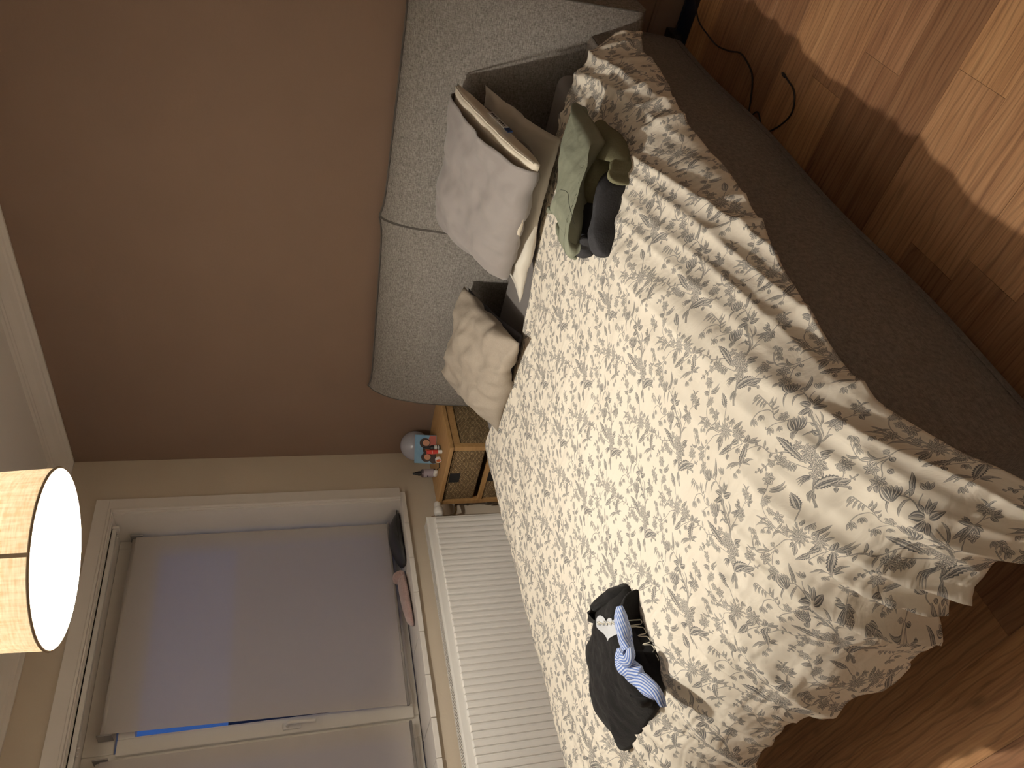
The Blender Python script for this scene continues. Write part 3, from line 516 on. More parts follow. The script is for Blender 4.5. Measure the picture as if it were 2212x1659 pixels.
# ------------------------------------------------------------------ bed
bed = empty('bed', (1.6, -1.2, 0), 'king size bed with grey tweed upholstered base and two-part headboard', 'bed')
BX0, BX1 = .655, 2.566; BYF = -2.24
def upholstered(name, a, b, m, bulge=0.0):
    o = box(name, a, b, m, bed, bev=.016, n=4); return o
n = 30; V = []; F = []
prof = [(.0, .0), (.003, .012), (.012, .10), (.016, .22), (.012, .33), (.004, .390), (-.006, .405), (-.02, .412), (-.10, .412), (-.115, .405), (-.118, .1), (-.118, .0)]
ys = np.linspace(-.118, BYF, n+1)
for yy in ys:
    for d, z in prof: V.append((BX1-.012+d+.006*math.sin((yy+.2)*7), yy, z+.012))
k_ = len(prof)
for i in range(n):
    for j in range(k_): F.append((i*k_+j, i*k_+(j+1) % k_, (i+1)*k_+(j+1) % k_, (i+1)*k_+j))
F += [tuple(range(k_))[::-1], tuple(range(n*k_, (n+1)*k_))]
sr = obj('side_rail', V, F, M['tweedrail'], bed); bm = bmesh.new(); bm.from_mesh(sr.data); bmesh.ops.recalc_face_normals(bm, faces=bm.faces); bm.to_mesh(sr.data); bm.free(); bpy_smooth_by_angle(sr, 50)
seam = tube('seam', [(BX1-.012+.006*math.sin((yy+.2)*7)+.0065, yy, .045) for yy in ys], .0014, M['tweedrail'], sr, k=6)
tube('seam', [(BX1-.012+.006*math.sin((yy+.2)*7)-.004, yy , .412) for yy in ys], .003, M['piping'], sr, k=6)
upholstered('side_rail', (BX0, BYF, .012), (BX0+.10, -.12, .44), M['tweedrail'])
upholstered('foot_rail', (BX0+.102, BYF-.0, .012), (BX1-.135, BYF+.10, .40), M['tweedrail'])
box('base_panel', (BX0+.103, BYF+.102, .25), (BX1-.133, -.122, .37), M['dark'], bed, bev=.004)
for x_, y_ in ((BX0+.25, -.4), (BX1-.3, -.4), (BX0+.25, -1.9), (BX1-.3, -1.9)): lathe('foot', [(.025, 0), (.03, .01), (.035, .249)], (x_, y_, 0.001), M['dark'], bed, k=16)
hb = empty('headboard', (1.6, -.12, .2)); hb.parent = bed; hb.matrix_parent_inverse = Matrix.Translation(-Vector(bed.location))
def pad(x0, x1, zl, zr, right):
    prof = [(-.012, .20), (-.012, .60), (-.012, 1.03), (-.012, 1.060), (-.020, 1.070), (-.034, 1.075), (-.052, 1.070), (-.085, 1.045), (-.125, .98), (-.155, .88), (-.178, .75), (-.192, .60), (-.202, .45), (-.204, .30), (-.196, .23), (-.15, .20)]
    prof = [tuple(p) for p in smoothpath(prof, 3)]
    n = 36; V = []; F = []; k = len(prof)
    for i in range(n+1):
        s = i/n; e = abs(2*s-1); x = x0+(x1-x0)*s
        for (y_, z_) in prof:
            f = sstep(.2, 1.0, z_)
            top = 1+(zl*(1-s)+zr*s+.0-.012*(1-e**2)*0)
            edge = 1-.16*e**8; t = (z_-.2)/.88
            inset = .028*max(0, t-.75)/.25*(e**6)
            xx = x-(1 if s > .5 else -1)*inset*((not right and s < .5) or (right and s > .5))
            zz = z_+(top-1)*f*f+(.016*e**10*(f > .95))
            V.append((xx, -.012+(y_+.012)*edge+0.004*math.sin(s*9)*f*(y_ < -.1), zz))
    for i in range(n):
        for j in range(k): F.append((i*k+j, i*k+(j+1) % k, (i+1)*k+(j+1) % k, (i+1)*k+j))
    F += [tuple(range(k))[::-1], tuple(range(n*k, (n+1)*k))]
    o = obj('cushion', V, F, M['tweed'], hb); bm = bmesh.new(); bm.from_mesh(o.data); bmesh.ops.recalc_face_normals(bm, faces=bm.faces); bm.to_mesh(o.data); bm.free(); bpy_smooth_by_angle(o, 60)
    j0 = min(range(k), key=lambda j: abs(prof[j][0]+.042)+abs(prof[j][1]-1.078))
    tube('piping', [Vector(V[i*k+j0])+Vector((0, -.001, .003)) for i in range(n+1)], .0042, M['piping'], hb, k=6)
    for i in (0, n):
        tube('piping', [Vector(V[i*k+j])+Vector(((-.001 if i == 0 else .001), 0, 0)) for j in range(j0, k-4)], .003, M['piping'], hb, k=6)
pad(.572, 1.632, -.018, .008, False); pad(1.640, 2.652, .008, -.004, True)
for x_ in (.75, 2.45): box('headboard_leg', (x_, -.06, .0), (x_+.05, -.02, .25), M['dark'], bed, bev=.003)

# mattress
def rbox(name, a, b, r, m, parent=None, nn=5, warp=0):
    o = box(name, a, b, m, parent, bev=r, n=nn)
    o.data.polygons.foreach_set('use_smooth', [True]*len(o.data.polygons)); return o
mt = rbox('mattress', (.765, -2.20, .372), (2.445, -.285, .545), .04, M['sheet']); tag(mt, 'mattress in a taupe grey fitted sheet, showing at its head end beside the pillows', 'mattress')

# ------------------------------------------------------------------ duvet
def curve_fn(pts):
    P = smoothpath(pts, 10); s = np.r_[0, np.cumsum(np.linalg.norm(np.diff(P, axis=0), axis=1))]
    return (lambda t: (np.interp(t, s, P[:, 0]), np.interp(t, s, P[:, 1]))), s[-1]
H = .60
RX = [(2.20, 0), (2.32, -.012), (2.42, -.042), (2.51, -.095), (2.565, -.15), (2.600, -.20), (2.618, -.26), (2.632, -.33), (2.64, -.42), (2.645, -.50)]
LXc = [(.90, 0), (.82, -.008), (.755, -.035), (.70, -.09), (.665, -.17), (.65, -.26), (.645, -.36)]
FY = [(-2.02, 0), (-2.14, -.010), (-2.24, -.032), (-2.33, -.075), (-2.39, -.13), (-2.425, -.19), (-2.445, -.26), (-2.455, -.34), (-2.46, -.42)]
fR, lR = curve_fn(RX); fL, lL = curve_fn(LXc); fF, lF = curve_fn(FY)
na, nb = 330, 300
s_ = np.linspace(0, 1, na)[None, :]; t_ = np.linspace(0, 1, nb)[:, None]
def rightlen(y):   # how far the cover hangs over the right side, along its length
    zr = np.interp(-y, [.3, .45, .6, .85, 1.1, 1.45, 1.75, 2.0, 2.2, 2.5], [.345, .335, .335, .355, .370, .395, .425, .440, .42, .38])
    P = smoothpath(RX, 10); s = np.r_[0, np.cumsum(np.linalg.norm(np.diff(P, axis=0), axis=1))]
    return np.interp(H-zr, -P[:, 1], s)
yy = -.5-t_*1.9
aR = 2.20+rightlen(yy)+.012*vn(yy*6, yy*0, 3)+.05*sstep(.80, 1, t_)+.05*sstep(.07, 0, t_)
aL = .90-lL*.85
A = aL+(aR-aL)*s_
bH = np.interp(A, [.6, .8, 1.2, 1.6, 2.0, 2.3, 2.5, 2.65], [-.60, -.62, -.70, -.72, -.60, -.50, -.42, -.345])
footlen = np.interp(A, [.6, 1.0, 1.45, 1.62, 1.80, 1.95, 2.12, 2.25, 2.35, 2.5, 2.7], [.48, .50, .52, .50, .49, .56, .62, .60, .53, .50, .62])
bF = -2.02-footlen+.012*vn(A*9, A*0, 8)
Bc = bH+(bF-bH)*t_
Xr, Zr = fR(np.maximum(A-2.20, 0)); Xl, Zl = fL(np.maximum(.90-A, 0)); Yf, Zf = fF(np.maximum(-2.02-Bc, 0))
X = np.where(A > 2.20, Xr, np.where(A < .90, Xl, A)); dx = np.where(A > 2.20, -Zr, np.where(A < .90, -Zl, 0))
Y = np.where(Bc < -2.02, Yf, Bc+0*X); dz = np.where(Bc < -2.02, -Zf, 0)
drop = (np.abs(dx)**1.35+np.abs(dz)**1.35)**(1/1.35); drop = np.where(drop > .50, .50+(drop-.5)*.3, drop)
Z = H-drop
# folds
f = sstep(-1.95, -2.35, Bc); g = sstep(2.08, 2.45, A); cor = f*sstep(2.3, 2.55, A)
sharp = lambda q: np.sign(q)*np.abs(q)**1.6
r1 = sharp(ridge(A*11+.5*vn(A*3, Bc*3, 5)+Bc*1.6, Bc*1.3, 2)); r2 = ridge(A*6-Bc*1.6, Bc*.9, 6)
amp = .6+.5*vn(A*2.1, A*0, 31)
Z += f*(.030*r1*amp+.012*r2)*(1-.35*f); Y -= f*(.036*r1*amp+.014*r2)*sstep(0, .15, dz)*1.2
Z += .007*f*ridge(A*24+Bc*4, Bc*3, 12)
p1 = 1.6*np.maximum(ridge(A*9+Bc*2.2, Bc*.7, 7), -.3)**2*np.sign(ridge(A*9+Bc*2.2, Bc*.7, 7))+.5*ridge(A*17+Bc*3.4, Bc*1.3, 27); p2 = ridge(Bc*9+A*4, A*2.5, 9)
Z += g*(.0085*p1+.005*p2); X += g*.008*p1*sstep(0, .12, dx)+.012*p2*sstep(.05, .2, dx)
X += cor*.05; Y -= cor*.02
hd = sstep(-1.35, -.6, Bc)*sstep(1.95, 2.4, A)
hd = hd*sstep(0, .09, t_)*1.0
Z += hd*.6*(.011*ridge((A+Bc)*9, (A-Bc)*3, 14)+.007*ridge((A-Bc)*12, (A+Bc)*3, 15))
Z += .005*fbm(A*3, Bc*3, 20)+.0035*ridge((A*.78-Bc*.62)*9, (A*.62+Bc*.78)*1.6, 22)*(1-.3*g)
Z += .018*np.exp(-((A-1.6)/.6)**2-((Bc+1.2)/.7)**2)*0
# soft rolled lip at the head edge
lip = sstep(.03, 0, t_)*np.ones_like(A); Z -= lip*np.where(A < 2.4, .030, .012)
idx = np.arange(na*nb).reshape(nb, na)
Fq = np.stack([idx[:-1, :-1], idx[1:, :-1], idx[1:, 1:], idx[:-1, 1:]], -1).reshape(-1, 4)
VV = np.stack([X+0*Z, Y+0*Z, Z], -1).reshape(-1, 3)
UV = np.stack([(A-1.5)/LX, (Bc+4.0)/LY], -1).reshape(-1, 2)
du = obj('duvet', VV, Fq, M['duvet'], uv=UV); so = du.modifiers.new('t', 'SOLIDIFY'); so.thickness = .010; so.offset = -1
tag(du, 'cream duvet printed with grey floral sprigs, spread across the bed', 'duvet')
def duvet_z(x, y):
    i = np.argmin((VV[:, 0]-x)**2+(VV[:, 1]-y)**2); return VV[i, 2]

# ------------------------------------------------------------------ pillows
def pillow(name, cs, th, m, parent=None, n=44, k=2.2, bow=.05, wr=.006, seed=0, open_end=False, u0=0, u1=1, sag=0, fold=None, kv=None, pw=.5):
    """cs = corners p00,p10,p11,p01 (world). Thickness runs along the face normal."""
    p00, p10, p11, p01 = [np.array(c, float) for c in cs]; N = np.cross(p10-p00, p01-p00); N /= np.linalg.norm(N)
    if N[2] < 0: N = -N
    V = []; F = []; UVs = []; kv = kv or k
    u = np.linspace(0, 1, n); U, Wv = np.meshgrid(u, u)
    a = 2*U-1; b = 2*Wv-1
    a2 = a*(1-bow*(1-b*b)*np.abs(a)**2); b2 = b*(1-bow*(1-a*a)*np.abs(b)**2)
    uu = (a2+1)/2*(u1-u0)+u0; vv = (b2+1)/2
    base = (p00[None, None]*((1-uu)*(1-vv))[..., None]+p10*(uu*(1-vv))[..., None]+p11*(uu*vv)[..., None]+p01*((1-uu)*vv)[..., None])
    fu = 1-np.abs(a)**k
    if open_end: fu = np.where(a > -.2, 1-.25*sstep(-.2, 1, a), fu)
    pr = np.clip(fu, 0, 1)**pw*np.clip(1-np.abs(b)**kv, 0, 1)**pw
    out = []
    for sgn in (1, -1):
        w_ = wr*(fbm(U*5, Wv*5, seed+(sgn < 0)*5)+.8*ridge(U*7+Wv*3, Wv*2.5-U*2, seed+2)*(.3+.7*np.maximum(np.abs(a), np.abs(b))**2))*np.clip(pr*3, 0, 1)
        P = base+N*(sgn*th/2*pr+w_)[..., None]
        if sag: P[..., 2] -= sag*(1-(1-a*a)*(1-b*b))
        if fold is not None: P = fold(P, U, Wv, sgn)
        out.append(P.reshape(-1, 3))
    idx = np.arange(n*n).reshape(n, n)
    q = np.stack([idx[:-1, :-1], idx[:-1, 1:], idx[1:, 1:], idx[1:, :-1]], -1).reshape(-1, 4)
    V = np.vstack(out); F = [tuple(x) for x in q]+[tuple(x[::-1]+n*n) for x in q]
    uvs = np.vstack([np.stack([U, Wv], -1).reshape(-1, 2)]*2)
    o = obj(name, V, F, m, parent, uv=uvs)
    bm = bmesh.new(); bm.from_mesh(o.data); bmesh.ops.remove_doubles(bm, verts=bm.verts, dist=.0006 if not open_end else .0006); bmesh.ops.recalc_face_normals(bm, faces=bm.faces); bm.to_mesh(o.data); bm.free()
    if open_end:
        so = o.modifiers.new('t', 'SOLIDIFY'); so.thickness = .003; so.offset = 0
    return o, base, N

def seam_tube(name, cs, m, parent, r=.003, u=None):
    pass
# charcoal pillow under the beige one
p, _, _ = pillow('pillow', [(1.4119, -0.2350, 0.6971), (0.7955, -0.2300, 0.6589), (1.0295, -0.7556, 0.5750), (1.6202, -0.8122, 0.6150)], .09, M['charcoalcase'], seed=31, bow=.05)
tag(p, 'charcoal pillow squashed flat under the beige linen pillow, only a dark edge showing', 'pillow')
p, _, _ = pillow('pillow', [(1.4288, -0.2450, 0.7210), (0.8266, -0.2350, 0.7102), (1.0478, -0.7969, 0.6000), (1.6496, -0.8934, 0.6550)], .16, M['linen'], seed=33, bow=.07, wr=.017)
tag(p, 'creased beige linen pillow slumped against the headboard half nearer the window', 'pillow')
# cream satin pillow
p, _, _ = pillow('pillow', [(1.85, -.27, .69), (2.3344, -0.2150, 0.7842), (2.3825, -0.7112, 0.6300), (1.7238, -0.7425, 0.6350)], .095, M['cream'], seed=35, bow=.05, wr=.009)
tag(p, 'smooth cream pillow lying partly under the grey pillow and touching the folded clothes', 'pillow')
# grey sham with the inner pillow poking out
sh = empty('pillow', (1.95, -.45, .70), 'taupe grey pillow in an open-ended case, propped highest against the headboard', 'pillow')
cs = [(1.7089, -0.2000, 0.8706), (2.2940, -0.2100, 0.8866), (2.3352, -0.8621, 0.7350), (1.7886, -0.6943, 0.6900)]
pillow('pillowcase', cs, .150, M['taupe'], sh, seed=37, bow=.03, wr=.011, open_end=True, k=5, kv=3)
ip, base, N = pillow('inner_pillow', cs, .072, M['creamdull'], sh, seed=39, bow=.03, wr=.002, k=14, u0=.45, u1=1.055, kv=3.5)
c0, c1, c2, c3 = [np.array(c) for c in cs]
def edgep(v, off, u=1.055): return (c0*(1-u)*(1-v)+c1*u*(1-v)+c2*u*v+c3*(1-u)*v)+N*off
for off in (.034,):
    tube('piping', [edgep(v, off*(1-abs(2*v-1)**3.5)**.5+.0012*math.sin(v*40), 1.050) for v in np.linspace(.03, .97, 40)], .0030, M['creamdull'], ip, k=6)
# care label on the inner pillow
la, lb = edgep(.42, -.004, 1.064), edgep(.66, -.004, 1.064); ln = np.cross(lb-la, N); ln /= np.linalg.norm(ln)
dN = N*.010
def slab(name, a, b, hN, t, m, parent):
    a = np.array(a); b = np.array(b); V = [a-hN, b-hN, b+hN, a+hN]; nn = np.cross(b-a, hN); nn /= np.linalg.norm(nn)
    if np.dot(nn, np.array(CAM)-a) < 0: nn = -nn
    V = V+[v+nn*t for v in V]; F = [(0,1,2,3), (7,6,5,4), (0,4,5,1), (1,5,6,2), (2,6,7,3), (3,7,4,0)]
    o = obj(name, V, F, m, parent, smooth=False); bm = bmesh.new(); bm.from_mesh(o.data); bmesh.ops.recalc_face_normals(bm, faces=bm.faces); bm.to_mesh(o.data); bm.free(); return o
M['navy'] = mat('navy_woven', (.02, .05, .16), .7); M['labelwhite'] = mat('label_white', (.62, .60, .58), .7)
slab('care_label', la, la+(lb-la)*.80, dN, .0035, M['labelwhite'], ip)
slab('care_label', la+(lb-la)*.82, lb, dN, .0035, M['navy'], ip)
# the sham's hem tab at its lower corner
for q_ in range(9):
    if q_ != 4: slab('letter', la+(lb-la)*(.08+q_*.075), la+(lb-la)*(.08+q_*.075+.045), N*.0035, .0042, M['charcoal'], ip)

# ------------------------------------------------------------------ heaps of clothes
def dsurf(x, y):
    a = np.interp(np.atleast_1d(x), [p[0] for p in RX], [-p[1] for p in RX]); c = np.interp(-np.atleast_1d(y), [-p[0] for p in FY], [-p[1] for p in FY])
    return H+.004-(a**1.35+c**1.35)**(1/1.35)
def heap(name, outline, base, h, m, parent=None, seed=0, fold=.010, fdir=0.0, ff=16, grad=(0, 0), p=5, nR=26, nA=120, center=None, uvs=1.0, dip=None, edge=.0, smooth_n=6):
    O = smoothpath(np.array(outline)[:, :2], smooth_n, closed=True)
    d = np.r_[0, np.cumsum(np.linalg.norm(np.diff(np.vstack([O, O[:1]]), axis=0), axis=1))]; tt = np.linspace(0, d[-1], nA, endpoint=False)
    Q = np.vstack([O, O[:1]]); O = np.stack([np.interp(tt, d, Q[:, 0]), np.interp(tt, d, Q[:, 1])], 1)
    c = np.array(center) if center is not None else O.mean(0); R = np.linspace(0, 1, nR)**.85
    V = []; F = []; cd, sd = math.cos(fdir), math.sin(fdir)
    for i, r in enumerate(R):
        P = c+(O-c)*r; x = P[:, 0]; y = P[:, 1]; q = (x-c[0])*cd+(y-c[1])*sd; w = -(x-c[0])*sd+(y-c[1])*cd
        prof = (1-r**p)**.5
        bs = base-.60+dsurf(x, y)
        z = bs+(h+grad[0]*(x-c[0])+grad[1]*(y-c[1]))*prof
        z = z+fold*prof*(ridge(w*ff, q*ff*.22, seed)+.5*fbm(x*22, y*22, seed+3)+.5*ridge(w*ff*2.1+1, q*ff*.4, seed+5))
        if dip is not None: z = z+dip(x, y)*prof
        if r > .93: z = np.minimum(z, bs+h*.55*prof+.012)
        V += [(a, b, cc) for a, b, cc in zip(x, y, z)]
    for i in range(nR-1):
        for j in range(nA): F.append((i*nA+j, i*nA+(j+1) % nA, (i+1)*nA+(j+1) % nA, (i+1)*nA+j))
    kk = len(V); bz = base-.612+dsurf(*(c+(O-c)*.96).T); V += [(a, b, z_) for (a, b), z_ in zip(c+(O-c)*.96, bz)]; i = nR-1
    for j in range(nA): F.append((i*nA+j, i*nA+(j+1) % nA, kk+(j+1) % nA, kk+j))
    F.append(tuple(range(kk, kk+nA))[::-1])
    uv = np.array([(v[0]*uvs, v[1]*uvs) for v in V])
    o = obj(name, V, F, m, parent, uv=uv); bm = bmesh.new(); bm.from_mesh(o.data); bmesh.ops.remove_doubles(bm, verts=bm.verts, dist=.0003); bmesh.ops.recalc_face_normals(bm, faces=bm.faces); bm.to_mesh(o.data); bm.free()
    return o
# folded clothes near the head: charcoal, olive, sage
ch = empty('trousers', (2.35, -1.2, .61), 'folded charcoal sweat trousers at the bottom of the clothes pile on the duvet', 'trousers', None)
heap('trouser_leg', [(2.4427, -1.0116), (2.4463, -1.0911), (2.4216, -1.1233), (2.3706, -1.1671), (2.3246, -1.2181), (2.2891, -1.2435), (2.2612, -1.2105), (2.2643, -1.2079), (2.2974, -1.1807), (2.3475, -1.1346), (2.3966, -1.0860), (2.4326, -1.0398)], 0.612, 0.055, M['charcoal'], ch, seed=41, fold=.005, fdir=.6, ff=14, p=3)
heap('trouser_leg', [(2.3430, -1.0223), (2.3636, -1.0266), (2.3508, -1.0850), (2.3051, -1.1152), (2.2645, -1.1283), (2.2215, -1.1439), (2.1863, -1.1081), (2.2097, -1.1195), (2.2484, -1.0944), (2.3011, -1.0609)], 0.612, 0.050, M['charcoal'], ch, seed=42, fold=.005, fdir=.6, ff=14, p=3)
heap('cuff', [(2.2927, -1.1357), (2.3066, -1.1811), (2.2781, -1.1796), (2.2389, -1.1413), (2.2511, -1.1415), (2.2626, -1.1286)], 0.630, 0.042, M['charcoal'], ch, seed=43, fold=.005, fdir=.2, ff=20, p=3)
ol = empty('jumper', (2.5, -1.1, .64), 'folded olive fleece jumper between the sage top and charcoal trousers', 'jumper')
heap('body', [(2.4931, -0.7902), (2.4998, -0.8318), (2.5113, -0.8977), (2.5135, -0.9615), (2.5056, -1.0219), (2.4902, -1.0501), (2.4770, -1.0378), (2.4656, -1.0064), (2.4505, -1.0023), (2.4266, -1.0410), (2.3952, -1.0601), (2.3601, -1.0704), (2.3371, -1.0463), (2.3399, -1.0455), (2.3752, -0.9965), (2.4188, -0.9613), (2.4568, -0.8836)], 0.630, 0.042, M['olive'], ol, seed=44, fold=.006, fdir=.7, ff=12, p=3)
heap('sleeve', [(2.4784, -1.0210), (2.4819, -1.0117), (2.4942, -1.0276), (2.4793, -1.0674), (2.4627, -1.0819), (2.4377, -1.0929), (2.4515, -1.1150), (2.4669, -1.0857), (2.4765, -1.0673)], 0.615, 0.052, M['olive'], ol, seed=45, fold=.003, fdir=.7, ff=12, p=3)
sg = empty('top', (2.35, -.98, .66), 'sage green jersey top crumpled on top of the clothes pile by the pillows', 'top')
heap('lower_layer', [(2.4577, -0.6066), (2.4494, -0.6557), (2.4467, -0.7343), (2.4334, -0.7990), (2.3878, -0.8374), (2.3454, -0.8569), (2.2943, -0.9080), (2.2339, -0.9759), (2.1765, -1.0210), (2.1367, -1.0147), (2.2030, -1.1059), (2.2176, -1.0363), (2.2040, -0.9675), (2.2162, -0.9003), (2.2991, -0.8534), (2.3893, -0.7271), (2.4273, -0.6817)], 0.600, 0.078, M['sage'], sg, seed=66, fold=.004, fdir=.95, ff=13, center=(2.3994, -0.9325), p=4)
heap('body', [(2.4959, -0.6784), (2.4995, -0.7434), (2.5026, -0.8274), (2.5010, -0.9106), (2.4985, -0.9506), (2.4844, -0.9622), (2.4524, -0.9816), (2.4190, -0.9988), (2.3848, -1.0160), (2.3529, -1.0692), (2.3243, -1.1259), (2.2878, -1.1562), (2.2491, -1.1714), (2.2264, -1.1650), (2.2485, -1.1896), (2.2710, -1.1701), (2.2586, -1.1019), (2.2513, -1.0529), (2.2543, -0.9922), (2.2515, -0.9559), (2.2955, -0.9514), (2.3347, -0.9204), (2.3716, -0.8551), (2.4183, -0.7901), (2.4561, -0.7412), (2.4830, -0.7150)], 0.682, 0.032, M['sage'], sg, seed=46, fold=.0045, fdir=.95, ff=13, nR=34, nA=200, center=(2.4560, -1.0439), p=7)
heap('sleeve', [(2.4857, -0.9213), (2.4864, -0.9268), (2.4765, -0.9497), (2.4497, -0.9732), (2.4251, -0.9949), (2.4020, -1.0153), (2.3754, -1.0376), (2.3460, -1.0554), (2.3230, -1.0706), (2.3329, -1.0763), (2.3506, -1.0399), (2.3751, -1.0001), (2.4027, -0.9703), (2.4376, -0.9468), (2.4671, -0.9298)], 0.655, 0.034, M['sage'], sg, seed=47, fold=.006, fdir=.8, ff=20, p=4)
heap('hem', [(2.1445, -0.8295), (2.1504, -0.8731), (2.1523, -0.9370), (2.1382, -0.9911), (2.1397, -1.0350), (2.1252, -1.0272), (2.1211, -0.9795), (2.1269, -0.9208), (2.1240, -0.8747), (2.1292, -0.8403)], 0.600, 0.022, M['sage'], sg, seed=48, fold=.005, fdir=.9, ff=24)
heap('cuff', [(2.1965, -0.8531), (2.2102, -0.8429), (2.2235, -0.8759), (2.2221, -0.9018), (2.2009, -0.8818), (2.1882, -0.8560)], 0.640, 0.030, M['sage'], sg, seed=49, fold=.004)
bpy.context.view_layer.update()
def sage_z(x, y):
    b_ = [o for o in sg.children if o.name.startswith('body')]
    return max([h_[1].z for h_ in (o.ray_cast(Vector((x, y, 2)), Vector((0, 0, -1))) for o in b_) if h_[0]] or [.70])
tube('pocket_seam', [(x, y, sage_z(x, y)+.0008) for x, y in smoothpath([(2.3517, -0.9922), (2.3651, -1.0233), (2.3671, -1.0482), (2.3534, -1.0773), (2.3459, -1.1158), (2.3396, -1.1627)], 5)], .0006, M['charcoal'], sg, k=5)

# black sweatshirt with the striped shirt tucked in it
hd_ = empty('sweatshirt', (1.62, -2.15, .61), 'crumpled black sweatshirt with a pale heart print, bundled near the foot of the duvet', 'sweatshirt')
def dipf(path, depth, wdt):
    P = smoothpath(path, 6)
    def fn(x, y):
        d = np.min(np.hypot(x[:, None]-P[None, :, 0], y[:, None]-P[None, :, 1]), axis=1); return -depth*np.exp(-(d/wdt)**2)
    return fn
spath = [(1.7033, -2.0279), (1.6959, -2.0550), (1.6843, -2.0820), (1.6727, -2.1087), (1.6683, -2.1322), (1.6664, -2.1568), (1.6698, -2.1834), (1.6871, -2.2173), (1.7112, -2.2499), (1.7249, -2.2770), (1.7134, -2.2980)]
heap('body', [(1.6801, -1.9464), (1.7006, -1.9600), (1.7118, -1.9813), (1.7067, -2.0177), (1.7038, -2.0576), (1.7102, -2.0949), (1.7158, -2.1374), (1.7149, -2.1694), (1.7024, -2.1987), (1.6736, -2.2185), (1.6273, -2.2403), (1.5739, -2.2540), (1.5082, -2.2568), (1.4277, -2.2613), (1.3480, -2.2640), (1.2887, -2.2533), (1.2809, -2.2463), (1.2910, -2.2203), (1.2732, -2.1746), (1.2627, -2.1177), (1.2845, -2.0700), (1.3220, -2.0297), (1.3264, -1.9591), (1.4162, -1.9523), (1.4844, -1.9370), (1.5294, -1.9181), (1.5818, -1.9201)], .600, .052, M['blackcloth'], hd_, seed=51, fold=.010, fdir=-.3, ff=8, nR=44, nA=240, center=(1.5656, -2.1142), dip=dipf(spath, .014, .020), p=2.6)
heap('sleeve', [(1.7518, -2.0069), (1.6966, -2.0118), (1.6926, -2.0540), (1.6982, -2.0924), (1.7041, -2.1351), (1.7029, -2.1657), (1.6904, -2.1952), (1.6618, -2.2128), (1.6228, -2.2257), (1.6327, -2.2277), (1.6456, -2.2014), (1.6436, -2.1655), (1.6619, -2.1313), (1.6850, -2.0974), (1.7178, -2.0483)], .600, .060, M['blackcloth'], hd_, seed=52, fold=.007, fdir=-.3, ff=11, nR=30, nA=180, p=2.4)
heap('hood', [(1.6827, -1.9507), (1.7083, -1.9700), (1.7022, -1.9919), (1.6562, -1.9875), (1.6070, -1.9761), (1.5518, -1.9591), (1.5002, -1.9447), (1.4498, -1.9362), (1.5006, -1.9679), (1.5316, -1.9482), (1.5696, -1.9339), (1.6342, -1.9420)], 0.600, 0.060, M['blackcloth'], hd_, seed=53, fold=.008, fdir=-.9, ff=14, nA=140, p=3)
heap('cuff', [(1.5687, -2.2017), (1.5750, -2.2108), (1.5996, -2.2373), (1.5949, -2.2479), (1.5743, -2.2486), (1.5640, -2.2355), (1.5569, -2.2164)], 0.632, 0.026, M['blackcloth'], hd_, seed=54, fold=.003, fdir=-.4)
# print on the chest: heart shape, script strokes and a small star, laid onto the cloth
bpy.context.view_layer.update()
def on_top(objs, x, y, off=.002):
    best = .6
    for o in objs:
        hit, loc, nrm, _ = o.ray_cast(Vector((x, y, 2)), Vector((0, 0, -1)))
        if hit: best = max(best, loc.z)
    return best+off
hparts = [o for o in hd_.children if o.name.startswith('body')]
sparts = [o for o in hd_.children if o.name.startswith('sleeve')]
HO, HU, HR = [(1.6209, -2.0391)], [(1.5522, -1.9957)], [(1.6409, -2.0114)]
HO = np.array(HO[0]); HU = np.array(HU[0])-HO; HR = np.array(HR[0])-HO   # towards script side, towards the two lobes
def patch(name, pts, m, parent, off=.003, n=10):
    O = np.array(pts, float); c = O.mean(0); V = [(c[0], c[1])]; F = []; k = len(O)
    for r in np.linspace(0, 1, n)[1:]: V += [tuple(c+(q-c)*r) for q in O]
    for j in range(k): F.append((0, 1+j, 1+(j+1) % k))
    for i in range(n-2):
        for j in range(k): F.append((1+i*k+j, 1+(i+1)*k+j, 1+(i+1)*k+(j+1) % k, 1+i*k+(j+1) % k))
    V3 = [(x, y, on_top(hparts, x, y, off)) for x, y in V]
    return obj(name, V3, F, m, parent)
t = np.linspace(0, 2*math.pi, 41)[:-1]; hx = 16*np.sin(t)**3/16; hy = (13*np.cos(t)-5*np.cos(2*t)-2*np.cos(3*t)-np.cos(4*t))/16
hearts = [tuple(HO+HU*a*1.0+HR*(b*1.12)) for a, b in zip(hx, hy)]
patch('heart_print', hearts, M['printwhite'], hd_)
st = [tuple(HO-HU*.45+HR*.75+(HU*math.cos(a)+HR*math.sin(a))*(.24 if i % 2 == 0 else .10)) for i, a in enumerate(np.linspace(0, 2*math.pi, 11)[:-1])]
patch('star_print', st, M['blackcloth'], hd_, off=.0045, n=4)
M['scriptgrey'] = mat('script_grey', (.42, .42, .40), .6)
def script(pts, r, m, z0=.0045, name='script_print', on=None):
    P = smoothpath(pts, 5); P3 = [(x, y, on_top(on or hparts, x, y, z0)) for x, y in P]
    return tube(name, P3, r, m, hd_, k=5, flat=.35)
sc = [(-.78, .2), (-.7, .5), (-.5, .55), (-.52, .1), (-.35, .3), (-.2, .5), (-.15, .0), (.05, .45), (.1, .0), (.3, .35), (.35, -.1), (.55, .3), (.6, -.1), (.8, .2), (.95, -.15)]
script([tuple(HO+HR*(.40-.42*b)+HU*(-a*.95)+HR*.0) for a, b in sc], .0021, M['printcream'])
script([tuple(HO+HR*(.33-.42*b)+HU*(-a*.95)+HR*.0) for a, b in sc[::-1]], .0016, M['scriptgrey'])
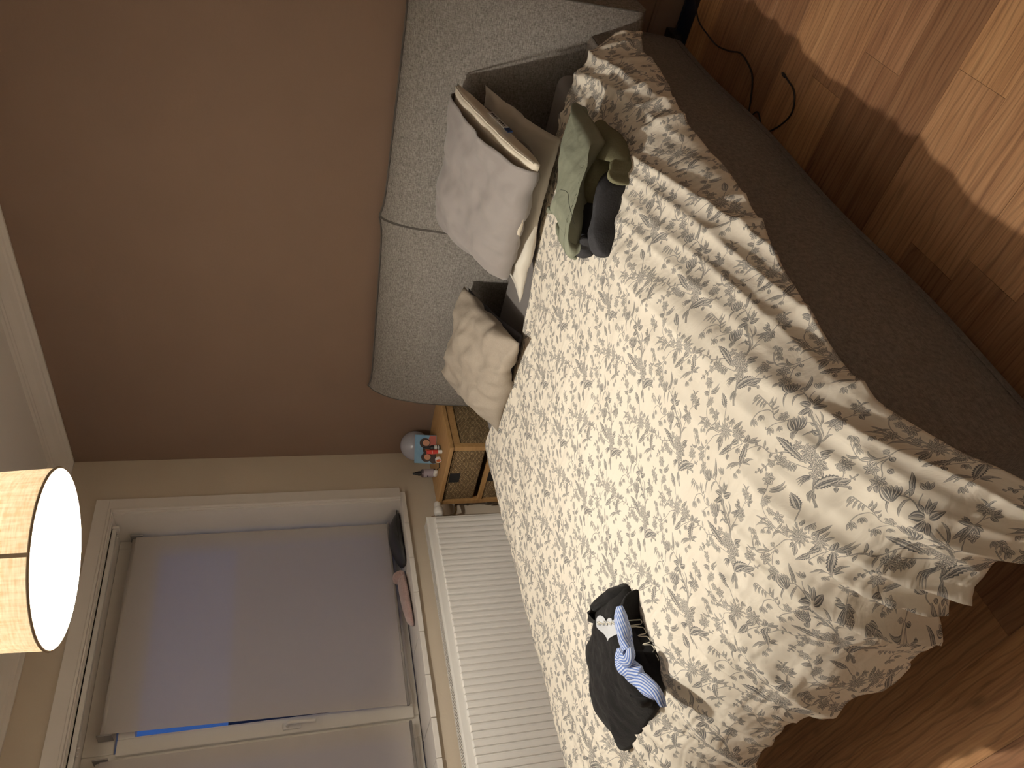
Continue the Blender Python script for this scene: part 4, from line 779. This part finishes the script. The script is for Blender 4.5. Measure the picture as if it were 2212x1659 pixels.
lt = [(1.7094, -2.0676), (1.7167, -2.0836), (1.7030, -2.0853), (1.7170, -2.1021), (1.7200, -2.1141), (1.7049, -2.1138), (1.7205, -2.1285), (1.7259, -2.1415), (1.7085, -2.1400), (1.7271, -2.1548), (1.7300, -2.1662), (1.7152, -2.1662)]
script(lt, .0018, M['printcream'], .003, on=sparts+hparts); script([(1.7280, -2.1788), (1.7317, -2.1892), (1.7314, -2.1964)], .0016, M['printcream'], .003, on=sparts+hparts)
# striped shirt
ss = empty('shirt', (1.66, -2.1, .68), 'blue and white striped shirt twisted and tucked inside the black sweatshirt', 'shirt')
def cloth_rope(name, path, w, zoff, m, parent, seed, kx=46, flat=.75, twist=0.):
    P = smoothpath(path, 9); n = len(P); T = np.gradient(P, axis=0); T /= np.linalg.norm(T, axis=1)[:, None]; Nn = np.stack([-T[:, 1], T[:, 0]], 1); s = np.r_[0, np.cumsum(np.linalg.norm(np.diff(P, axis=0), axis=1))]
    K = 20; V = []; F = []; uv = []; W_ = np.interp(np.linspace(0, 1, n), np.linspace(0, 1, len(w)), w)
    for i in range(n):
        zb = np.interp(i/(n-1), np.linspace(0, 1, len(zoff)), zoff)
        for j in range(K):
            a = 2*math.pi*j/K; rr = W_[i]*(1+.20*float(vn(a*1.2+seed, s[i]*26, seed))+.08*math.sin(a*3+s[i]*60))
            q = P[i]+Nn[i]*rr*math.cos(a); V.append((q[0], q[1], zb+rr*flat*math.sin(a))); uv.append((a*W_[i]*kx*.9+s[i]*kx*twist, s[i]*kx))
    for i in range(n-1):
        for j in range(K): F.append((i*K+j, i*K+(j+1) % K, (i+1)*K+(j+1) % K, (i+1)*K+j))
    F += [tuple(range(K))[::-1], tuple(range((n-1)*K, n*K))]
    return obj(name, V, F, m, parent, uv=uv)
cloth_rope('sleeve', [(1.7251, -2.0367), (1.7134, -2.0638), (1.7027, -2.0936), (1.6930, -2.1183), (1.6912, -2.1429)], [.012, .020, .023, .023, .020, .016], [.652, .656, .656, .652], M['stripe'], ss, 3, twist=.25)
cloth_rope('body', [(1.6457, -2.1131), (1.6371, -2.1371), (1.6533, -2.1680), (1.6859, -2.1962), (1.7115, -2.2145)], [.010, .019, .025, .025, .014], [.652, .658, .658, .650], M['stripe'], ss, 5, twist=.5)
cloth_rope('collar', [(1.7215, -2.1541), (1.7197, -2.1706), (1.6877, -2.1644), (1.6549, -2.1581)], [.012, .020, .022, .012], [.664, .672, .670, .662], M['stripe'], ss, 7, twist=-.4)
cloth_rope('tail', [(1.6201, -2.1554), (1.6484, -2.1891), (1.6920, -2.2268), (1.7174, -2.2574), (1.7264, -2.2822), (1.7133, -2.3013)], [.012, .020, .024, .020, .012], [.648, .650, .646, .638, .625], M['stripe'], ss, 9, twist=.2)

# ------------------------------------------------------------------ nightstand and what stands on it
ns = empty('nightstand', (.31, -.24, 0), 'honey oak chest with woven seagrass basket drawers in the room corner', 'nightstand')
NX0, NX1, NY0, NY1, NZ = .075, .555, -.45, -.03, .69
box('top', (NX0-.005, NY0-.008, NZ-.022), (NX1+.005, NY1, NZ), M['oak'], ns, bev=.003)
for x_ in (NX0, NX1-.030):
    for y_ in (NY0, NY1-.030): box('leg', (x_, y_, 0.001), (x_+.030, y_+.030, NZ-.022), M['oak'], ns, bev=.002)
dz_ = .205
for k in range(4):
    zt = NZ-.022-k*dz_
    if k: box('front_rail', (NX0+.031, NY0+.001, zt-.022), (NX1-.031, NY0+.024, zt-.0), M['oak'], ns, bev=.0015)
for k in range(3):
    z1_ = NZ-.022-k*dz_-.010; z0_ = z1_-dz_+.038 if k < 3 else .05
    dr = rbox('basket', (NX0+.036, NY0+.006, z0_), (NX1-.036, NY1-.06, z1_), .006, M['wicker'], ns, nn=2)
    box('handle_slot', (.262, NY0+.0045, z1_-.062), (.338, NY0+.012, z1_-.004), M['dark'], dr, bev=.001)
    V, F = tube_geo([(NX0+.04, NY0+.005, z1_), (NX1-.04, NY0+.005, z1_)], .004, 8); obj('rim', V, F, M['wicker'], dr)
for k, (z0_, z1_) in enumerate(((.36, .668-.045), (.06, .33))):
    box('side_panel', (NX1-.014, NY0+.032, z0_+.0), (NX1-.006, NY1-.032, z1_), M['wicker'], ns, bev=.001)
box('side_rail', (NX1-.022, NY0+.031, .628), (NX1-.001, NY1-.031, .667), M['oak'], ns, bev=.0015) if 1 else None
box('side_rail', (NX1-.022, NY0+.031, .33), (NX1-.001, NY1-.031, .36), M['oak'], ns, bev=.0015)
box('side_panel', (NX0+.004, NY0+.032, .05), (NX0+.012, NY1-.032, NZ-.03), M['oak'], ns, bev=.001)
gl = empty('globe_lamp', (.192, -.112, NZ), 'unlit white glass globe lamp in the corner on the chest', 'lamp')
lathe('base', [(.035, .0), (.042, .001), (.042, .008), (.036, .012)], (.192, -.112, NZ+.001), M['plastic'], gl, k=28)
pr = [(.034, .012)]+[(.084*math.sin(a), .096-.084*math.cos(a)) for a in np.linspace(.45, math.pi-.02, 22)]
lathe('globe', pr, (.192, -.112, NZ), M['opal'], gl, k=40)
# picture card leaning on the globe: plain generic figures
cd = empty('card', (.29, -.225, NZ), 'glossy card with a blue sky and three dark-haired heads, leaning on the globe lamp', 'card')
ca, cb_ = np.array((.205, -.262)), np.array((.345, -.175)); un = (cb_-ca)/np.linalg.norm(cb_-ca); nn_ = np.array((un[1], -un[0]))
def cpt(u, v, off=0.): p = ca+(cb_-ca)*u+nn_*(off-.028*v); return (p[0], p[1], NZ+.0015+v*.115)
M['cardblue'] = mat('card_blue', (.12, .26, .42), .35, col2=(.25, .42, .55), vscale=9); M['skin'] = mat('card_skin', (.50, .24, .14), .5); M['hair'] = mat('card_hair', (.035, .016, .010), .5); M['coral'] = mat('card_coral', (.40, .10, .07), .5); M['cardglow'] = mat('card_orange', (.55, .12, .03), .5)
def cslab(name, pts, m, off, t=.0006):
    k = len(pts); V = [cpt(u, v, off) for u, v in pts]+[cpt(u, v, off+t) for u, v in pts]
    F = [tuple(range(k))[::-1], tuple(range(k, 2*k))]+[(i, (i+1) % k, k+(i+1) % k, k+i) for i in range(k)]
    return obj(name, V, F, m, cd, smooth=False)
def ell(cx, cy, rx, ry, k=18): return [(cx+rx*math.cos(a), cy+ry*math.sin(a)) for a in np.linspace(0, 2*math.pi, k, endpoint=False)]
cslab('card_sheet', [(0, 0), (1, 0), (1, 1), (0, 1)], M['cardblue'], 0, .0008)
for (cx, cy, r, sk, rob) in ((.72, .52, .17, M['skin'], M['coral']), (.47, .42, .13, M['cardglow'], M['coral']), (.22, .44, .16, M['skin'], M['hair'])):
    cslab('printed_robe', ell(cx, .10, r*1.35, .22)[:] if cy < .5 else [(cx-.08, .02), (.99, .02), (.99, .30), (cx+.05, .40), (cx-.12, .30)], rob, .0009)
    cslab('printed_hair', ell(cx, cy, r*1.05, r*1.5), M['hair'], .0016)
    cslab('printed_face', ell(cx+.01, cy-.05, r*.62, r*.95), sk, .0023)
b1 = empty('bottle', (.372, -.288, NZ), 'small black dropper bottle with a white banded label, lying in front of the card', 'bottle')
lathe('body', [(.012, 0), (.0135, .002), (.0135, .048), (.011, .054), (.006, .057)], (.372, -.288, NZ+.001), M['dark'], b1, k=24)
lathe('label', [(.0138, .008), (.0140, .008), (.0140, .034), (.0138, .034)], (.372, -.288, NZ+.001), M['labelwhite'], b1, k=24, caps=False)
lathe('label_band', [(.0141, .014), (.0143, .014), (.0143, .019), (.0141, .019)], (.372, -.288, NZ+.001), M['dark'], b1, k=24, caps=False)
lathe('cap', [(.0085, .057), (.009, .058), (.0075, .072), (.004, .088), (.003, .094), (.001, .095)], (.372, -.288, NZ+.001), M['dark'], b1, k=20)
b2 = empty('tube', (.395, -.337, NZ), 'red balm tube standing on a white cap between the black bottle and round pot', 'tube')
lathe('cap', [(.0085, 0), (.0105, .001), (.0105, .021), (.0095, .022)], (.395, -.337, NZ+.001), M['plastic'], b2, k=20)
lathe('body', [(.0092, .022), (.0112, .025), (.0118, .05), (.0118, .083), (.003, .084)], (.395, -.337, NZ+.001), M['red'], b2, k=20)
tube('print_line', [(.395+.0121*math.cos(a), -.337+.0121*math.sin(a), NZ+.055) for a in np.linspace(-1.6, 0, 8)], .0009, M['labelwhite'], b2, k=4)
b3 = empty('jar', (.345, -.350, NZ), 'round white pot with an orange centre propped on its side by the red tube', 'jar')
lathe('pot', [(.013, .014), (.0165, .012), (.017, 0), (.0165, -.003), (.0125, -.003), (.012, .0)], (.352, -.362, NZ+.018), M['plastic'], b3, k=26, axis='y')
lathe('balm', [(.012, .004), (.012, -.0015), (.001, -.0018)], (.352, -.362, NZ+.018), M['orange'], b3, k=24, axis='y')
b4 = empty('bottle', (.165, -.295, NZ), 'smoky pump bottle with a lilac label and black nozzle, beside the earbud case', 'bottle')
lathe('body', [(.021, 0), (.0235, .002), (.0235, .074), (.021, .078), (.011, .081)], (.165, -.295, NZ+.001), M['browngl'], b4, k=30)
lathe('label', [(.0237, .012), (.024, .012), (.024, .068), (.0237, .068)], (.165, -.295, NZ+.001), M['lilac'], b4, k=30, caps=False)
box('label_mark', (.1635, -.3205, NZ+.045), (.1735, -.3190, NZ+.050), M['dark'], b4, bev=0)
lathe('nozzle', [(.013, .080), (.0135, .082), (.0125, .098), (.010, .100), (.0095, .112), (.006, .118), (.006, .126), (.001, .127)], (.165, -.295, NZ+.001), M['dark'], b4, k=20)
b5 = rbox('earbud_case', (.195, -.352, NZ+.001), (.243, -.330, NZ+.025), .010, M['plastic']); tag(b5, 'small rounded white earbud case in front of the lilac-labelled pump bottle', 'case')
box('charging_light', (.2175, -.3525, NZ+.011), (.2225, -.3505, NZ+.015), M['dark'], b5, bev=0)
b6 = tube('cord', smoothpath([(.33, -.345, NZ+.003), (.30, -.33, NZ+.003), (.285, -.352, NZ+.003), (.26, -.340, NZ+.004), (.235, -.325, NZ+.003), (.22, -.322, NZ+.003)], 6), .0018, M['cable'], k=6)
tag(b6, 'short black cord between the round pot and the earbud case', 'cord')

# ------------------------------------------------------------------ things on the sill
pc = empty('pouch', (-.10, -.54, WZ0), 'black padded pouch leaning in the window corner on the sill', 'pouch')
V = []; F = []
secs = [(-.365, -.115, .030, .012, .012), (-.40, -.12, .07, .040, .03), (-.46, -.125, .09, .066, .055), (-.52, -.125, .092, .066, .06), (-.58, -.115, .085, .055, .055), (-.65, -.10, .07, .040, .042), (-.70, -.09, .05, .026, .03), (-.715, -.088, .03, .015, .015)]
K = 20
for (yy, xc, wx, hz, tip) in secs:
    for j in range(K):
        a = 2*math.pi*j/K; cx_, sx_ = math.cos(a), math.sin(a)
        V.append((xc+wx*np.sign(cx_)*abs(cx_)**.7-.02*max(sx_, 0), yy, WZ0+.002+hz*.5+hz*.5*np.sign(sx_)*abs(sx_)**.8))
for i in range(len(secs)-1):
    for j in range(K): F.append((i*K+j, i*K+(j+1) % K, (i+1)*K+(j+1) % K, (i+1)*K+j))
F += [tuple(range(K))[::-1], tuple(range((len(secs)-1)*K, len(secs)*K))]
po = obj('body', V, F, M['blacksoft'], pc); sb = po.modifiers.new('s', 'SUBSURF'); sb.levels = sb.render_levels = 1
tube('zip_edge', smoothpath([(-.052, -.38, WZ0+.018), (-.034, -.46, WZ0+.032), (-.034, -.56, WZ0+.032), (-.045, -.66, WZ0+.022), (-.06, -.705, WZ0+.012)], 6), .0035, M['dark'], pc, k=6)
fl = empty('slipper', (-.08, -.90, WZ0), 'pink fluffy slipper-shaped warmer lying on the sill next to the black pouch', 'slipper')
def fluffy(name, P, W_, Hh, seed):
    P = np.array(P); V = []; F = []; K = 30; n = len(P)
    P = smoothpath(P, 7); W_ = np.interp(np.linspace(0, 1, len(P)), np.linspace(0, 1, len(W_)), W_); Hh = np.interp(np.linspace(0, 1, len(P)), np.linspace(0, 1, len(Hh)), Hh); n = len(P)
    for i in range(n):
        for j in range(K):
            a = 2*math.pi*j/K; r = 1+.05*float(vn(j*1.3, i*1.3, seed))+.03*float(vn(j*3.1, i*2.9, seed+1))
            V.append((P[i][0]+W_[i]*math.cos(a)*r, P[i][1], WZ0+.004+Hh[i]+Hh[i]*math.sin(a)*r*.98))
    for i in range(n-1):
        for j in range(K): F.append((i*K+j, i*K+(j+1) % K, (i+1)*K+(j+1) % K, (i+1)*K+j))
    F += [tuple(range(K))[::-1], tuple(range((n-1)*K, n*K))]
    return obj(name, V, F, M['pink'], fl)
fluffy('body', [(-.135, -.745), (-.12, -.80), (-.10, -.88), (-.082, -.97), (-.066, -1.05), (-.06, -1.085)], [.02, .050, .056, .054, .042, .012], [.014, .024, .024, .022, .017, .006], 61)
fluffy('cuff', [(-.150, -.725), (-.145, -.745), (-.135, -.775), (-.13, -.79)], [.020, .050, .052, .030], [.018, .033, .034, .024], 63)

# ------------------------------------------------------------------ pendant lamp
pn = empty('pendant_lamp', LAMP, 'beige linen drum pendant lamp hanging lit above the bed', 'lamp')
R0, R1, SH = .205, .192, .27
k = 64; V = []; F = []; fm = []
for (r, z) in ((R0, 0), (R1, SH), (R1-.0015, SH), (R0-.0015, 0)):
    for j in range(k): a = 2*math.pi*j/k; V.append((LAMP[0]+r*math.cos(a), LAMP[1]+r*math.sin(a), LAMP[2]+z))
for i in range(4):
    for j in range(k): F.append((i*k+j, i*k+(j+1) % k, ((i+1) % 4)*k+(j+1) % k, ((i+1) % 4)*k+j)); fm.append(1 if i == 2 else 0)
shd = obj('shade', V, F, None, pn, mats=[M['shade'], M['lining']], fmat=fm)
bpy_smooth_by_angle(shd)
M['trimfab'] = mat('shade_trim', (.30, .22, .14), .9); M['wire'] = mat('white_wire', (.5, .48, .45), .5)
for r, z in ((R0+.001, .003), (R1+.001, SH-.003)):
    tube('rim', [(LAMP[0]+r*math.cos(a), LAMP[1]+r*math.sin(a), LAMP[2]+z) for a in np.linspace(0, 2*math.pi, 65)], .0028, M['trimfab'], pn, k=6)
sa = math.atan2(CAM.y-LAMP[1], CAM.x-LAMP[0])+.04
V = []
for da, z in ((-.022, 0), (.022, 0), (.022, SH), (-.022, SH)):
    r = (R0+(R1-R0)*z/SH)+.0018; V.append((LAMP[0]+r*math.cos(sa+da), LAMP[1]+r*math.sin(sa+da), LAMP[2]+z))
V += [tuple(np.array(v)+np.array((math.cos(sa), math.sin(sa), 0))*.0012) for v in V[:4]]
obj('seam_strip', V, [(0,1,2,3), (7,6,5,4), (0,4,5,1), (1,5,6,2), (2,6,7,3), (3,7,4,0)], M['trimfab'], pn, smooth=False)
bc = (LAMP[0], LAMP[1], LAMP[2]+.13)
lathe('bulb', [(.012, .052), (.014, .045)]+[(.032*math.sin(a), .012+.034*math.cos(a)) for a in np.linspace(.5, math.pi-.01, 14)], bc, M['bulb'], pn, k=24)
lathe('socket', [(.018, .05), (.020, .052), (.020, .10), (.012, .115), (.004, .118)], bc, M['plastic'], pn, k=20)
for q in range(3):
    a = .6+q*2*math.pi/3; tube('spider_arm', [(LAMP[0]+.019*math.cos(a), LAMP[1]+.019*math.sin(a), LAMP[2]+.195), (LAMP[0]+.12*math.cos(a), LAMP[1]+.12*math.sin(a), LAMP[2]+.235), (LAMP[0]+(R1-.003)*math.cos(a), LAMP[1]+(R1-.003)*math.sin(a), LAMP[2]+SH-.004)], .002, M['wire'], pn, k=6)
a0_ = math.atan2(.6, .9)
tube('hook_wire', smoothpath([(LAMP[0]+(R0-.004)*math.cos(a0_), LAMP[1]+(R0-.004)*math.sin(a0_), LAMP[2]+.002), (LAMP[0]+(R0-.012)*math.cos(a0_+.03), LAMP[1]+(R0-.012)*math.sin(a0_+.03), LAMP[2]+.012), (LAMP[0]+(R0-.004)*math.cos(a0_+.07), LAMP[1]+(R0-.004)*math.sin(a0_+.07), LAMP[2]+.02)], 5), .0015, M['wire'], pn, k=5)
tube('cord', [(LAMP[0], LAMP[1], LAMP[2]+.24), (LAMP[0], LAMP[1], CH-.03)], .0035, M['plastic'], pn, k=8)
lathe('ceiling_cup', [(.05, 0), (.048, -.02), (.02, -.035), (.004, -.038)], (LAMP[0], LAMP[1], CH-.0005), M['plastic'], pn, k=28)

# ------------------------------------------------------------------ cables on the floor
c1 = empty('cable', (2.62, -.45, 0), 'black charging cable looping on the floor beside the bed, its plug end free', 'cable')
pa = [(2.7182, -0.0848), (2.7044, -0.0980), (2.6567, -0.1815), (2.6417, -0.2928), (2.6374, -0.3743), (2.6541, -0.4688), (2.6734, -0.5343), (2.6681, -0.5934), (2.6531, -0.6473), (2.6268, -0.6791), (2.5824, -0.7089), (2.5377, -0.7388), (2.5720, -0.7750), (2.5328, -0.8458), (2.5474, -0.8687), (2.5923, -0.9145), (2.6407, -0.9414), (2.6801, -0.9282), (2.7035, -0.8975), (2.7100, -0.8635), (2.7146, -0.8367)]
tube('wire', smoothpath([(x, y, .003) for x, y in pa], 6), .0027, M['cable'], c1, k=8)
pb = np.array(pa[-2:]); dd = (pb[1]-pb[0])/np.linalg.norm(pb[1]-pb[0]); e0 = pb[1]
tube('plug', [(e0[0], e0[1], .0055), (e0[0]+dd[0]*.014, e0[1]+dd[1]*.014, .0055), (e0[0]+dd[0]*.022, e0[1]+dd[1]*.022, .0055)], [.0042, .0052, .0035], M['cable'], c1, k=10)
c2 = tube('extension_cord', smoothpath([(2.72, -.010-.012, .004), (2.675, -.028, .004), (2.640, -.040, .004), (2.60, -.038, .004), (2.565, -.050, .02)], 6), .0035, M['cable'], k=8)
tag(c2, 'second black cord running from the wall to the black plug box by the headboard', 'cord')
pb_ = rbox('adapter_box', (2.49, -.112, .001), (2.575, -.022, .045), .004, M['dark'], nn=2); tag(pb_, 'black power adapter box on the floor in the dark behind the headboard corner', 'adapter')
